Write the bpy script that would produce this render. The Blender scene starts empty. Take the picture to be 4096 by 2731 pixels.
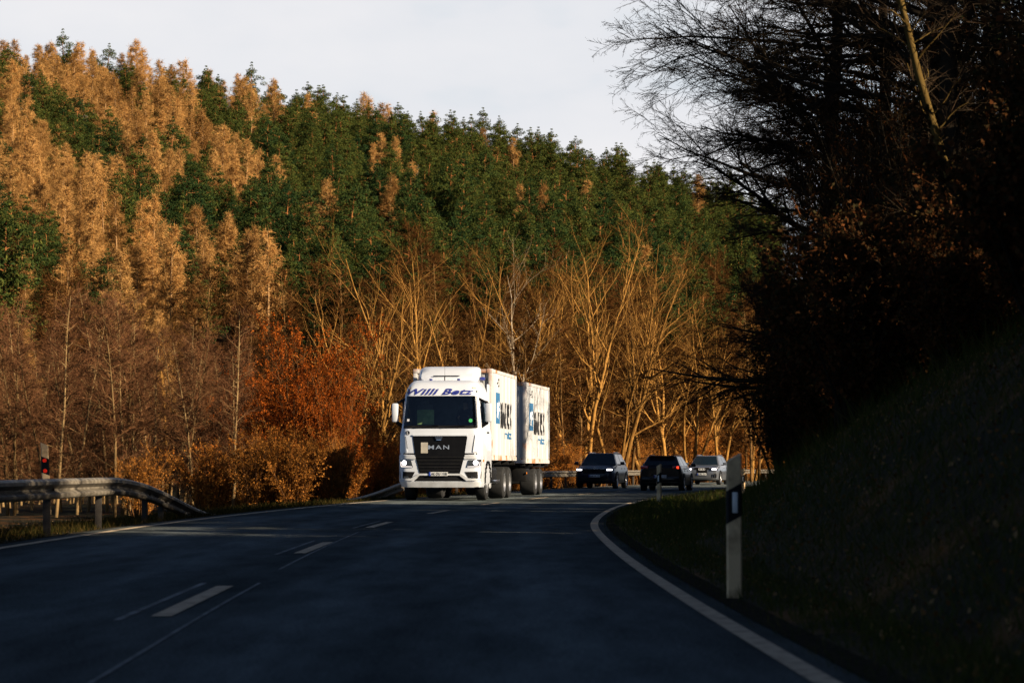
import bpy, bmesh, math, random
import numpy as np
from mathutils import Vector, Matrix
PI = math.pi
scene = bpy.context.scene
COL = scene.collection
rnd = random.Random(7)

# ------------------------------------------------------------------ camera model
F = 9900.0; CX = 2048.0; CY = 1365.5; HOR = 1866.0      # focal length and horizon measured on the 4096 px photograph
PITCH = math.atan((HOR - CY) / F)
def at(px, py, Y):
    """point at ground distance Y seen at photo pixel px, py"""
    u = (px - CX) / F; v = (CY - py) / F
    y = math.cos(PITCH) - v * math.sin(PITCH); z = math.sin(PITCH) + v * math.cos(PITCH)
    k = Y / y
    return Vector((u * k, Y, 1.0 + z * k))
def xat(px, Y): return (px - CX) / F * Y

# ------------------------------------------------------------------ road centre line and terrain
CKY = np.array([-60, 0, 11, 18, 31, 43.6, 55, 67, 76, 91, 101, 114, 122, 139, 170, 220, 300, 420, 1200.])
CKX = np.array([-1.0, -2.05, -2.25, -2.38, -2.46, -2.27, -1.63, -.62, .45, 2.7, 4.25, 6.4, 7.9, 11.5, 19.6, 35, 60, 80, 80.])
def _hermite(x):
    x = np.asarray(x, float)
    m = np.gradient(CKX, CKY)
    i = np.clip(np.searchsorted(CKY, x) - 1, 0, len(CKY) - 2)
    h = CKY[i + 1] - CKY[i]; t = np.clip((x - CKY[i]) / h, 0, 1)
    return ((2*t**3 - 3*t**2 + 1) * CKX[i] + (t**3 - 2*t**2 + t) * h * m[i] + (-2*t**3 + 3*t**2) * CKX[i + 1] + (t**3 - t**2) * h * m[i + 1])
def cen(Y): return _hermite(Y)
def cen1(Y): return float(_hermite(Y))
def slope(Y): return (cen1(Y + .5) - cen1(Y - .5))
def off(Y, d):
    """point at lateral distance d from the centre line (perpendicular)"""
    s = slope(Y); n = 1 / math.hypot(1, s)
    return cen1(Y) + d * n, Y - d * s * n
def sm(a, b, x):
    t = np.clip((np.asarray(x, float) - a) / (b - a), 0, 1); return t * t * (3 - 2 * t)
AZ = np.array([-.9, -.207, -.156, -.101, -.057, -.015, .031, .0606, .09, .14, .25, .6])
ZC = np.array([58.5, 55, 52.8, 49, 46, 43, 39, 36.5, 33, 26, 16, 10.])
def wob(x, y):
    return (np.sin(x * .31 + 1.3) * np.sin(y * .27) + .6 * np.sin(x * .83 + y * .4) * np.sin(y * .61 + 2)) / 1.6
def gz(x, y):
    x = np.asarray(x, float); y = np.asarray(y, float)
    d = x - cen(y)
    # right bank
    d0 = 4.6 + 2.5 * sm(24, 60, y)
    H = np.interp(y, [-60, 12, 21, 28, 38, 68, 95, 130, 200], [17, 16, 9, 4.4, 2.9, 2.7, 2.7, 2.6, 2.5])  # ridge beside the camera is out of view, raised to shade the near road
    s = np.maximum(d - d0, 0)
    bank = H * (1 - np.exp(-(.82 * s + .05 * s * s) / H)) + .20 * np.maximum(s - 4, 0) * np.exp(-np.maximum(s - 4, 0) / 45)
    bank = bank + .10 * wob(x * 2, y * 2) * np.clip(s / 2, 0, 1)
    right = np.where(d > 4.1, .02 + .05 * sm(4.1, 4.6, d) + bank, -.05)
    # left verge and valley floor
    left = -.05 - .12 * sm(4.6, 6.5, -d) - .75 * sm(6.5, 13, -d) + .10 * wob(x, y) * sm(5.5, 12, -d)
    left = np.where(-d < 4.25, -.05, left)
    z = np.where(d > 0, right, left)
    # wooded hill
    az = x / np.maximum(y, 20)
    zc = np.interp(az, AZ, ZC)
    t = np.clip((y - 150) / 212, 0, 1)
    hill = zc * t ** 1.22 * (1 - .25 * sm(370, 700, y)) + 1.2 * wob(x * .35, y * .35) * sm(170, 220, y)
    return z + hill * (y > 120) * sm(6.5, 20, -d)
def gz1(x, y): return float(gz(x, y))

# ------------------------------------------------------------------ materials
def nt(name):
    m = bpy.data.materials.new(name); m.use_nodes = True
    t = m.node_tree; t.nodes.clear()
    o = t.nodes.new('ShaderNodeOutputMaterial')
    return m, t, o
def N(t, typ, **kw):
    n = t.nodes.new(typ)
    for k, v in kw.items():
        if k in n.inputs: n.inputs[k].default_value = v
        else: setattr(n, k, v)
    return n
def ramp(t, fac, stops):
    r = t.nodes.new('ShaderNodeValToRGB'); e = r.color_ramp.elements
    while len(e) < len(stops): e.new(.5)
    for i, (p, c) in enumerate(stops): e[i].position = p; e[i].color = (*c, 1)
    t.links.new(fac, r.inputs['Fac']); return r.outputs['Color']
def noise(t, scale, detail=4, rough=.55, coord='Object', map_scale=(1, 1, 1)):
    tc = t.nodes.new('ShaderNodeTexCoord'); mp = N(t, 'ShaderNodeMapping'); mp.inputs['Scale'].default_value = map_scale
    n = N(t, 'ShaderNodeTexNoise', Scale=scale, Detail=detail, Roughness=rough)
    t.links.new(tc.outputs[coord], mp.inputs['Vector']); t.links.new(mp.outputs['Vector'], n.inputs['Vector'])
    return n.outputs['Fac']
def surf(name, c1, c2=None, scale=6, rough=.6, metal=0, coat=0, bump=0, bscale=60, spec=.5, ms=(1, 1, 1), lo=.35, hi=.65):
    m, t, o = nt(name); b = N(t, 'ShaderNodeBsdfPrincipled', Roughness=rough, Metallic=metal)
    b.inputs['Coat Weight'].default_value = coat; b.inputs['Specular IOR Level'].default_value = spec
    c2 = c2 or tuple(v * .8 for v in c1)
    f = noise(t, scale, map_scale=ms); t.links.new(ramp(t, f, [(lo, c1), (hi, c2)]), b.inputs['Base Color'])
    if bump:
        bp = N(t, 'ShaderNodeBump', Strength=bump, Distance=.02); t.links.new(noise(t, bscale), bp.inputs['Height']); t.links.new(bp.outputs[0], b.inputs['Normal'])
    t.links.new(b.outputs[0], o.inputs[0]); return m
def leafmat(name, cols, trans=.25, var=.5, rough=.6):
    cols = [(r, g_ * .92, b_ * .76) for r, g_, b_ in cols]
    """foliage / twigs: colour varies per leaf (island) and per plant (object)"""
    m, t, o = nt(name)
    g = t.nodes.new('ShaderNodeNewGeometry'); oi = t.nodes.new('ShaderNodeObjectInfo')
    mx = N(t, 'ShaderNodeMath', operation='MULTIPLY'); mx.inputs[1].default_value = var
    t.links.new(g.outputs['Random Per Island'], mx.inputs[0])
    m2 = N(t, 'ShaderNodeMath', operation='MULTIPLY_ADD'); m2.inputs[1].default_value = 1 - var
    t.links.new(oi.outputs['Random'], m2.inputs[0]); t.links.new(mx.outputs[0], m2.inputs[2])
    n = len(cols); c = ramp(t, m2.outputs[0], [(i / max(n - 1, 1), cc) for i, cc in enumerate(cols)])
    d = N(t, 'ShaderNodeBsdfDiffuse'); tr = N(t, 'ShaderNodeBsdfTranslucent'); ms = N(t, 'ShaderNodeMixShader', Fac=trans)
    t.links.new(c, d.inputs[0]); t.links.new(c, tr.inputs[0]); t.links.new(d.outputs[0], ms.inputs[1]); t.links.new(tr.outputs[0], ms.inputs[2])
    t.links.new(ms.outputs[0], o.inputs[0]); return m
def barkmat(name, c1, c2, scale=3, var=.35):
    c1, c2 = [(r, g_ * .92, b_ * .78) for r, g_, b_ in (c1, c2)]
    m, t, o = nt(name); b = N(t, 'ShaderNodeBsdfDiffuse')
    oi = t.nodes.new('ShaderNodeObjectInfo')
    f = noise(t, scale, 5, .7, map_scale=(1, 1, .35))
    ad = N(t, 'ShaderNodeMath', operation='MULTIPLY_ADD'); ad.inputs[1].default_value = var
    t.links.new(oi.outputs['Random'], ad.inputs[0]); t.links.new(f, ad.inputs[2])
    t.links.new(ramp(t, ad.outputs[0], [(.4, c1), (.85, c2)]), b.inputs[0]); t.links.new(b.outputs[0], o.inputs[0]); return m
def emit(name, col, s):
    m, t, o = nt(name); e = N(t, 'ShaderNodeEmission', Strength=s); e.inputs[0].default_value = (*col, 1); t.links.new(e.outputs[0], o.inputs[0]); return m

M = {}
M['paint_white'] = surf('white_paint', (.53, .555, .60), (.46, .48, .505), scale=1.6, rough=.32, coat=.5, lo=.3, hi=.75)
M['bumper_white'] = surf('bumper_white', (.50, .515, .53), (.33, .33, .325), scale=3.2, rough=.4, coat=.3, lo=.3, hi=.75)
M['container_white'] = surf('container_white', (.40, .405, .41), (.15, .14, .127), scale=2.6, rough=.55, ms=(1, 1, .035), lo=.44, hi=.76)
M['container_frame'] = surf('container_frame', (.42, .40, .38), (.36, .12, .02), scale=1.5, rough=.6, lo=.50, hi=.64)
M['black_plastic'] = surf('black_plastic', (.0025, .0025, .003), (.004, .004, .0045), rough=.5, spec=.12)
M['dark_metal'] = surf('dark_metal', (.004, .004, .0045), (.008, .0075, .007), rough=.6, spec=.15)
M['void'] = surf('void', (.004, .004, .0045), rough=.8, spec=.2)
M['rubber'] = surf('rubber', (.012, .012, .012), (.018, .018, .018), rough=.85, spec=.2)
M['rim'] = surf('rim_steel', (.45, .45, .46), (.25, .25, .26), rough=.35, metal=.8)
M['chrome'] = surf('chrome', (.6, .6, .62), rough=.2, metal=1)
M['letter_blue'] = surf('letter_blue', (.022, .030, .19), (.018, .026, .16), rough=.4)
M['letter_black'] = surf('letter_black', (.010, .010, .012), rough=.5)
M['letter_silver'] = surf('letter_silver', (.5, .52, .53), rough=.3, metal=.7)
M['letter_white'] = surf('letter_white', (.75, .75, .75), rough=.5)
M['logo_blue'] = surf('logo_blue', (.012, .10, .22), (.010, .08, .18), rough=.45)
M['plate_white'] = surf('plate_white', (.62, .62, .60), rough=.5)
M['plate_blue'] = surf('plate_blue', (.01, .04, .3), rough=.5)
M['beige'] = surf('beige', (.40, .36, .29), rough=.6)
M['orange_lens'] = surf('orange_lens', (.75, .22, .02), rough=.3)
M['red_lens'] = surf('red_lens', (.35, .008, .006), rough=.2, coat=.5)
M['lamp'] = emit('lamp_lit', (1, .92, .97), 3.0)
M['lamp_soft'] = emit('lamp_strip', (1, .88, .80), .5)
M['tail_on'] = emit('tail_lamp_lit', (1, .05, .015), .9)
M['lens_dark'] = surf('lens_dark', (.02, .02, .022), rough=.15, coat=.6)
M['seat'] = surf('seat_cloth', (.12, .12, .115), rough=.9)
M['cab_lining'] = surf('cab_lining', (.10, .11, .10), (.06, .07, .065), rough=.9)
M['vest'] = surf('vest', (.45, .60, .26), (.30, .42, .18), scale=9, rough=.9)
M['car_blue'] = surf('car_dark_blue', (.004, .006, .014), rough=.3, coat=.2, spec=.15)
M['car_black'] = surf('car_black', (.003, .003, .0035), rough=.3, coat=.2, spec=.15)
M['car_grey'] = surf('car_grey', (.085, .09, .10), (.075, .08, .09), rough=.35, coat=.7, metal=.2)
M['carglass'] = surf('car_glass', (.006, .012, .018), rough=.06, spec=.35)
M['green_badge'] = surf('green_badge', (.05, .40, .12), rough=.5)
M['skin'] = surf('skin', (.45, .27, .19), rough=.6)
M['cloth_dark'] = surf('cloth_dark', (.02, .022, .028), rough=.9)
M['zinc'] = surf('zinc', (.17, .145, .11), (.07, .058, .042), scale=5, rough=.55, metal=0, spec=.2, ms=(1, 1, 3))
M['post_steel'] = surf('post_steel', (.05, .042, .034), (.03, .025, .021), scale=9, rough=.8, spec=.1)
M['plastic_white'] = surf('plastic_white', (.60, .42, .23), (.15, .095, .045), scale=5.5, rough=.7, spec=.1, lo=.46, hi=.74)
M['reflector_white'] = surf('reflector_white', (.62, .62, .58), rough=.3)
M['reflector_red'] = emit('reflector_red', (1, .04, .01), .45) if False else surf('reflector_red', (.95, .03, .01), rough=.7, spec=.1)
mg, tg, og = nt('windscreen_glass')
gb = N(tg, 'ShaderNodeBsdfGlass', Roughness=0.0, IOR=1.5); gb.inputs[0].default_value = (.62, .72, .68, 1); tb = N(tg, 'ShaderNodeBsdfTransparent'); tb.inputs[0].default_value = (.72, .80, .75, 1)
gl = N(tg, 'ShaderNodeBsdfGlossy', Roughness=.03); fr = N(tg, 'ShaderNodeFresnel', IOR=1.65); mxg = N(tg, 'ShaderNodeMixShader')
tg.nodes.remove(gb)
tg.links.new(fr.outputs[0], mxg.inputs[0]); tg.links.new(tb.outputs[0], mxg.inputs[1]); tg.links.new(gl.outputs[0], mxg.inputs[2]); tg.links.new(mxg.outputs[0], og.inputs[0])
M['glass'] = mg

# vegetation
M['pine'] = leafmat('pine_needles', [(.006, .018, .010), (.015, .032, .013), (.036, .052, .015), (.085, .086, .020)], .06, .55)
M['pine_bark'] = barkmat('pine_bark', (.12, .055, .025), (.26, .11, .04))
M['larch'] = leafmat('larch_twigs', [(.12, .058, .022), (.25, .135, .048), (.47, .285, .112), (.37, .17, .05)], .22, .45)
M['larch_bark'] = barkmat('larch_bark', (.16, .10, .055), (.32, .20, .10))
M['alder'] = leafmat('alder_twigs', [(.065, .031, .018), (.115, .055, .030), (.19, .095, .048)], .2, .6)
M['alder_bark'] = barkmat('alder_bark', (.06, .038, .018), (.21, .145, .075), 3, .45)
M['ash'] = leafmat('bare_twigs', [(.035, .016, .006), (.08, .037, .011), (.17, .085, .024)], .15, .65)
M['ash_bark'] = barkmat('mossy_bark', (.04, .02, .007), (.37, .20, .058), 5, .3)
M['olive'] = leafmat('thicket_twigs', [(.024, .011, .005), (.055, .025, .009), (.105, .047, .016)], .15, .6)
M['slim_bark'] = barkmat('slim_bark', (.04, .026, .010), (.10, .07, .026), 8)
M['thick_bark'] = barkmat('thicket_bark', (.05, .028, .012), (.16, .095, .04))
M['birch_bark'] = barkmat('birch_bark', (.60, .52, .42), (.22, .17, .12), scale=6)
M['rust_leaf'] = leafmat('rust_leaves', [(.10, .024, .006), (.22, .052, .010), (.35, .095, .015), (.42, .15, .03)], .3, .75)
M['rust_bark'] = barkmat('rust_bark', (.05, .025, .014), (.12, .06, .025))
M['brush'] = leafmat('brush_twigs', [(.12, .045, .012), (.24, .10, .022), (.38, .17, .04), (.34, .085, .014)], .25, .7)
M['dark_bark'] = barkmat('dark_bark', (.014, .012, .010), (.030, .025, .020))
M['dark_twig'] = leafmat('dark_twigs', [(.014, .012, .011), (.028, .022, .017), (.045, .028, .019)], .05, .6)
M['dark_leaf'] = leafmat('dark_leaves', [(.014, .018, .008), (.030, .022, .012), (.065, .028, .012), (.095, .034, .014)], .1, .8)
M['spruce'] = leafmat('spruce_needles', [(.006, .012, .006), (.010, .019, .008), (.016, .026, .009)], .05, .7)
M['grass'] = leafmat('grass_blades', [(.012, .026, .007), (.026, .045, .010), (.05, .06, .016), (.10, .075, .03)], .25, .85)
M['dry_grass'] = leafmat('dry_grass', [(.010, .014, .005), (.020, .022, .007), (.045, .035, .012), (.09, .055, .02)], .2, .85)
M['litter'] = leafmat('leaf_litter', [(.045, .021, .009), (.10, .048, .021), (.18, .094, .043), (.28, .19, .11)], .1, .95)

# ground: grass near the road, leaf litter under the trees
def ground_mat():
    m, t, o = nt('ground'); b = N(t, 'ShaderNodeBsdfPrincipled', Roughness=.95); b.inputs['Specular IOR Level'].default_value = .1
    f1 = noise(t, .35, 6, .65); f2 = noise(t, 3.0, 5, .7)
    a = ramp(t, f1, [(.40, (.009, .012, .004)), (.52, (.022, .016, .006)), (.68, (.15, .062, .016))])
    c = ramp(t, f2, [(.35, (.35, .35, .35)), (.7, (1.25, 1.2, 1.1))])
    mx = N(t, 'ShaderNodeMix', data_type='RGBA', blend_type='MULTIPLY'); mx.inputs[0].default_value = 1
    t.links.new(a, mx.inputs[6]); t.links.new(c, mx.inputs[7]); t.links.new(mx.outputs[2], b.inputs['Base Color'])
    bp = N(t, 'ShaderNodeBump', Strength=.9, Distance=.15); t.links.new(f2, bp.inputs['Height']); t.links.new(bp.outputs[0], b.inputs['Normal'])
    t.links.new(b.outputs[0], o.inputs[0]); return m
M['ground'] = ground_mat()
def asphalt_mat():
    m, t, o = nt('asphalt'); b = N(t, 'ShaderNodeBsdfPrincipled'); b.inputs['Specular IOR Level'].default_value = .0
    big = noise(t, .22, 5, .6, map_scale=(1.2, .35, 1)); fine = noise(t, 38, 4, .7); mid = noise(t, 1.6, 5, .65, map_scale=(1.5, .25, 1))
    a = ramp(t, big, [(.35, (.056, .064, .061)), (.65, (.094, .103, .100))])
    c = ramp(t, fine, [(.3, (.5, .5, .5)), (.7, (1.6, 1.6, 1.6))]); e = ramp(t, mid, [(.3, (.66, .66, .66)), (.7, (1.3, 1.3, 1.3))])
    x1 = N(t, 'ShaderNodeMix', data_type='RGBA', blend_type='MULTIPLY'); x1.inputs[0].default_value = 1
    x2 = N(t, 'ShaderNodeMix', data_type='RGBA', blend_type='MULTIPLY'); x2.inputs[0].default_value = 1
    t.links.new(a, x1.inputs[6]); t.links.new(c, x1.inputs[7]); t.links.new(x1.outputs[2], x2.inputs[6]); t.links.new(e, x2.inputs[7])
    t.links.new(x2.outputs[2], b.inputs['Base Color'])
    la = t.nodes.new('ShaderNodeAttribute'); la.attribute_name = 'lateral'
    ab = N(t, 'ShaderNodeMath', operation='ABSOLUTE'); t.links.new(la.outputs['Fac'], ab.inputs[0])
    tk = ramp(t, N(t, 'ShaderNodeMath', operation='MULTIPLY').outputs[0], [(0, (.82,) * 3), (.10, (.9,) * 3), (.24, (1.35, 1.38, 1.42)), (.42, (.86,) * 3), (.66, (1.3, 1.33, 1.36)), (.86, (.8,) * 3), (.97, (.62, .6, .56))])
    sc_ = t.nodes[-2]; t.links.new(ab.outputs[0], sc_.inputs[0]); sc_.inputs[1].default_value = .25
    x3 = N(t, 'ShaderNodeMix', data_type='RGBA', blend_type='MULTIPLY'); x3.inputs[0].default_value = .8
    t.links.new(x2.outputs[2], x3.inputs[6]); t.links.new(tk, x3.inputs[7]); t.links.new(x3.outputs[2], b.inputs['Base Color'])
    rr = ramp(t, mid, [(.3, (.58,) * 3), (.7, (.80,) * 3)]); t.links.new(rr, b.inputs['Roughness'])
    bp = N(t, 'ShaderNodeBump', Strength=.5, Distance=.01); t.links.new(fine, bp.inputs['Height']); t.links.new(bp.outputs[0], b.inputs['Normal'])
    t.links.new(b.outputs[0], o.inputs[0]); return m
M['asphalt'] = asphalt_mat()
M['marking'] = surf('marking_white', (.44, .34, .23), (.11, .09, .07), scale=7, rough=.8, spec=.03, lo=.44, hi=.80)
M['marking_old'] = surf('marking_old', (.27, .265, .245), (.13, .13, .12), scale=4, rough=.9, spec=0)
M['gravel'] = surf('gravel_edge', (.040, .034, .024), (.018, .015, .011), scale=22, rough=.9, spec=0)

# ------------------------------------------------------------------ object helpers
def link(name, me, mat, parent=None, loc=None):
    o = bpy.data.objects.new(name, me); COL.objects.link(o)
    if mat is not None:
        me.materials.clear(); me.materials.append(mat)
    if parent is not None: o.parent = parent
    if loc is not None: o.location = loc
    return o
def empty(name, label, cat, loc=(0, 0, 0), rz=0, group=None):
    o = bpy.data.objects.new(name, None); COL.objects.link(o); o.location = loc; o.rotation_euler = (0, 0, rz); o.empty_display_size = .2
    tag(o, label, cat, group); return o
def tag(o, label=None, cat=None, group=None, kind=None):
    if label: o['label'] = label
    if cat: o['category'] = cat
    if group: o['group'] = group
    if kind: o['kind'] = kind
    return o
def bm_obj(name, bm, mat, parent=None, smooth=True, ang=35):
    bmesh.ops.recalc_face_normals(bm, faces=bm.faces)
    me = bpy.data.meshes.new(name); bm.to_mesh(me); bm.free()
    if smooth:
        me.shade_smooth()
        try: me.set_sharp_from_angle(angle=math.radians(ang))
        except Exception: pass
    return link(name, me, mat, parent)
def add_box(bm, c, s, bevel=0, rot=None, seg=2):
    t = bmesh.new(); bmesh.ops.create_cube(t, size=1)
    bmesh.ops.scale(t, vec=s, verts=t.verts)
    if bevel: bmesh.ops.bevel(t, geom=t.edges[:], offset=bevel, segments=seg, affect='EDGES', profile=.5)
    if rot is not None: bmesh.ops.rotate(t, cent=(0, 0, 0), matrix=rot, verts=t.verts)
    bmesh.ops.translate(t, vec=c, verts=t.verts)
    merge(bm, t)
def merge(bm, t):
    me = bpy.data.meshes.new('tmp'); t.to_mesh(me); t.free(); bm.from_mesh(me); bpy.data.meshes.remove(me)
def rbox(name, c, s, mat, parent, bevel=.01, rot=None):
    bm = bmesh.new(); add_box(bm, c, s, bevel, rot); return bm_obj(name, bm, mat, parent)
def add_rod(bm, a, b, r, sides=8):
    a = Vector(a); b = Vector(b); d = b - a; L = d.length
    t = bmesh.new(); bmesh.ops.create_cone(t, cap_ends=True, segments=sides, radius1=r, radius2=r, depth=L)
    q = Vector((0, 0, 1)).rotation_difference(d.normalized()).to_matrix()
    bmesh.ops.rotate(t, cent=(0, 0, 0), matrix=q, verts=t.verts); bmesh.ops.translate(t, vec=(a + b) / 2, verts=t.verts); merge(bm, t)
def text_mesh(body, size=1, shear=0, offset=0, extrude=0, align='CENTER', space=1.0):
    cu = bpy.data.curves.new('t', 'FONT'); cu.body = body; cu.size = size; cu.shear = shear; cu.offset = offset; cu.extrude = extrude
    cu.align_x = align; cu.space_character = space; cu.resolution_u = 3
    o = bpy.data.objects.new('t', cu); COL.objects.link(o)
    dg = bpy.context.evaluated_depsgraph_get(); dg.update()
    me = bpy.data.meshes.new_from_object(o.evaluated_get(dg)); bpy.data.objects.remove(o); bpy.data.curves.remove(cu)
    return me
def fit_text(me, x0, x1, z0, z1):
    """scale the text so it fills x0..x1, z0..z1 (in its own XY plane)"""
    co = np.empty(len(me.vertices) * 3); me.vertices.foreach_get('co', co); co = co.reshape(-1, 3)
    mn = co.min(0); mx = co.max(0)
    co[:, 0] = x0 + (co[:, 0] - mn[0]) / (mx[0] - mn[0]) * (x1 - x0); co[:, 1] = z0 + (co[:, 1] - mn[1]) / (mx[1] - mn[1]) * (z1 - z0)
    return me, co
def set_co(me, co): me.vertices.foreach_set('co', np.ascontiguousarray(co).ravel()); me.update()

class Geo:
    """collects tubes, slivers and leaves, builds ONE mesh"""
    def __init__(s): s.v = []; s.f3 = []; s.f4 = []; s.n = 0
    def add(s, v, f3=None, f4=None):
        v = np.asarray(v, float)
        if f3 is not None and len(f3): s.f3.append(np.asarray(f3, int) + s.n)
        if f4 is not None and len(f4): s.f4.append(np.asarray(f4, int) + s.n)
        s.v.append(v); s.n += len(v)
    def tube(s, pts, rad, sides=5):
        pts = np.asarray(pts, float); rad = np.asarray(rad, float); n = len(pts)
        tan = np.gradient(pts, axis=0); tan /= np.linalg.norm(tan, axis=1)[:, None] + 1e-9
        ref = np.array([0, 0, 1.]) if abs(tan[0][2]) < .8 else np.array([1., 0, 0])
        u = np.cross(tan, ref); u /= np.linalg.norm(u, axis=1)[:, None] + 1e-9; w = np.cross(tan, u)
        a = np.arange(sides) / sides * 2 * PI
        ring = pts[:, None, :] + rad[:, None, None] * (np.cos(a)[None, :, None] * u[:, None, :] + np.sin(a)[None, :, None] * w[:, None, :])
        i = np.arange(n - 1)[:, None] * sides; j = np.arange(sides)[None, :]; k = (j + 1) % sides
        f = np.stack([i + j, i + k, i + sides + k, i + sides + j], -1).reshape(-1, 4)
        s.add(ring.reshape(-1, 3), f4=f)
    def slivers(s, p0, p1, w, rng):
        p0 = np.asarray(p0); p1 = np.asarray(p1); n = len(p0)
        if not n: return
        d = p1 - p0; r = rng.normal(size=(n, 3)); sd = np.cross(d, r); sd /= np.linalg.norm(sd, axis=1)[:, None] + 1e-9
        w = np.broadcast_to(np.asarray(w, float), (n,))[:, None] / 2
        v = np.stack([p0 - sd * w, p0 + sd * w, p1], 1).reshape(-1, 3)
        s.add(v, f3=np.arange(3 * n).reshape(-1, 3))
    def leaves(s, c, size, rng, flat=0., aspect=.6):
        c = np.asarray(c); n = len(c)
        if not n: return
        a = rng.normal(size=(n, 3)); a[:, 2] *= (1 - flat); a /= np.linalg.norm(a, axis=1)[:, None] + 1e-9
        r = rng.normal(size=(n, 3)); b = np.cross(a, r); b /= np.linalg.norm(b, axis=1)[:, None] + 1e-9
        z = np.broadcast_to(np.asarray(size, float), (n,))[:, None] / 2
        v = np.stack([c - a * z, c + b * z * aspect, c + a * z, c - b * z * aspect], 1).reshape(-1, 3)
        s.add(v, f4=np.arange(4 * n).reshape(-1, 4))
    def facing(s, c, nrm, size, rng, aspect=.6, jit=.5):
        """leaf quads whose planes roughly face nrm"""
        c = np.asarray(c); n = len(c); m = nrm + rng.normal(size=(n, 3)) * jit; m /= np.linalg.norm(m, axis=1)[:, None] + 1e-9
        r = rng.normal(size=(n, 3)); a = np.cross(m, r); a /= np.linalg.norm(a, axis=1)[:, None] + 1e-9; b = np.cross(m, a)
        z = np.broadcast_to(np.asarray(size, float), (n,))[:, None] / 2
        v = np.stack([c - a * z, c + b * z * aspect, c + a * z, c - b * z * aspect], 1).reshape(-1, 3)
        s.add(v, f4=np.arange(4 * n).reshape(-1, 4))
    def mesh(s, name, smooth=False):
        me = bpy.data.meshes.new(name); v = np.concatenate(s.v)
        f3 = np.concatenate(s.f3) if s.f3 else np.zeros((0, 3), int); f4 = np.concatenate(s.f4) if s.f4 else np.zeros((0, 4), int)
        me.vertices.add(len(v)); me.vertices.foreach_set('co', v.ravel())
        nl = f3.size + f4.size; me.loops.add(nl); me.polygons.add(len(f3) + len(f4))
        me.loops.foreach_set('vertex_index', np.concatenate([f3.ravel(), f4.ravel()]).astype(np.int32))
        st = np.concatenate([np.arange(len(f3)) * 3, f3.size + np.arange(len(f4)) * 4]).astype(np.int32)
        me.polygons.foreach_set('loop_start', st)
        me.update(calc_edges=True); me.validate()
        if smooth: me.shade_smooth()
        return me
def copy_thing(src, loc, rz=0, sc=1, label=None, group=None, cat=None):
    r = src.copy(); COL.objects.link(r); r.location = loc; r.rotation_euler = (0, 0, rz)
    r.scale = (sc, sc, sc) if not isinstance(sc, tuple) else sc
    if label: r['label'] = label
    if group: r['group'] = group
    if cat: r['category'] = cat
    for ch in src.children:
        c = ch.copy(); COL.objects.link(c); c.parent = r
        for g in ch.children:
            d = g.copy(); COL.objects.link(d); d.parent = c
    return r

# ------------------------------------------------------------------ ground, road
dl = np.unique(np.concatenate([np.array([-620, -420, -300, -230, -180, -150, -125, -105, -90, -78, -68, -60, -53, -47, -42, -37, -33, -29, -26, -23, -20.]),
                               np.arange(-18, -4.4, .7), [-4.26, -4.24], np.array([-3, 0, 3, 4.09, 4.11]), np.arange(4.3, 12, .3), np.arange(12, 20, .8), np.array([21, 23, 26, 30, 35, 41, 48, 56, 66, 80, 100, 130, 180, 260, 400, 620.])]))
yl = np.concatenate([np.arange(-60, 0, 4), np.arange(0, 40, .7), np.arange(40, 130, 1.5), np.arange(130, 400, 5), np.array([410, 430, 460, 500, 560, 640, 750, 900, 1200.])])
DD, YY = np.meshgrid(dl, yl); XX = cen(YY) + DD; ZZ = gz(XX, YY)
g = Geo(); nx = len(dl); ny = len(yl)
i = np.arange(ny - 1)[:, None] * nx + np.arange(nx - 1)[None, :]
g.add(np.stack([XX, YY, ZZ], -1).reshape(-1, 3), f4=np.stack([i, i + 1, i + nx + 1, i + nx], -1).reshape(-1, 4))
tag(link('ground', g.mesh('ground', True), M['ground']), kind='structure')

def strip(g, d0, d1, y0, y1, z, step=1.0):
    ys = np.linspace(y0, y1, max(2, int((y1 - y0) / step) + 1)); v = []
    for y in ys:
        for d in (d0(y) if callable(d0) else d0, d1(y) if callable(d1) else d1):
            x, yy = off(y, d); v.append((x, yy, z))
    n = len(ys); k = np.arange(n - 1) * 2
    g.add(np.array(v), f4=np.stack([k, k + 1, k + 3, k + 2], -1))
g = Geo(); LD = np.concatenate([[-4.15], np.arange(-4, 4.01, .25), [4.02]]); ys = np.linspace(-40, 250, 291)
v = np.array([(*off(y, d), 0.) for y in ys for d in LD]); m_ = len(LD)
i = np.arange(len(ys) - 1)[:, None] * m_ + np.arange(m_ - 1)[None, :]
g.add(v, f4=np.stack([i, i + 1, i + m_ + 1, i + m_], -1).reshape(-1, 4)); me = g.mesh('road')
at_ = me.attributes.new('lateral', 'FLOAT', 'POINT'); at_.data.foreach_set('value', np.tile(LD, len(ys)).astype(np.float32))
tag(link('road', me, M['asphalt']), kind='structure')
g = Geo()
for s in range(-2, 16):
    y0 = 16.6 + 12.05 * s
    strip(g, -.055, .085, y0, y0 + 4.2, .006, .7)
strip(g, 3.65, 3.78, -30, 250, .006); strip(g, -3.90, -3.75, -30, 250, .006)
tag(link('road_markings', g.mesh('road_markings'), M['marking']), kind='structure')
g = Geo()
strip(g, lambda y: .30 - .006 * (y - 11), lambda y: .325 - .006 * (y - 11), 4, 21.4, .004, .7)
strip(g, lambda y: .17 - .009 * (y - 24), lambda y: .20 - .009 * (y - 24), 24.2, 38, .004, .7)
for s in range(-1, 3):
    y0 = 16.2 + 12.05 * s; strip(g, -.25, -.20, y0, y0 + 5.2, .004, .7)
tag(link('old_road_markings', g.mesh('old_road_markings'), M['marking_old']), kind='structure')
g = Geo(); strip(g, 3.92, 4.16, -30, 250, .012, .8); strip(g, -4.36, -4.1, -30, 250, -.012, .8)
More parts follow.
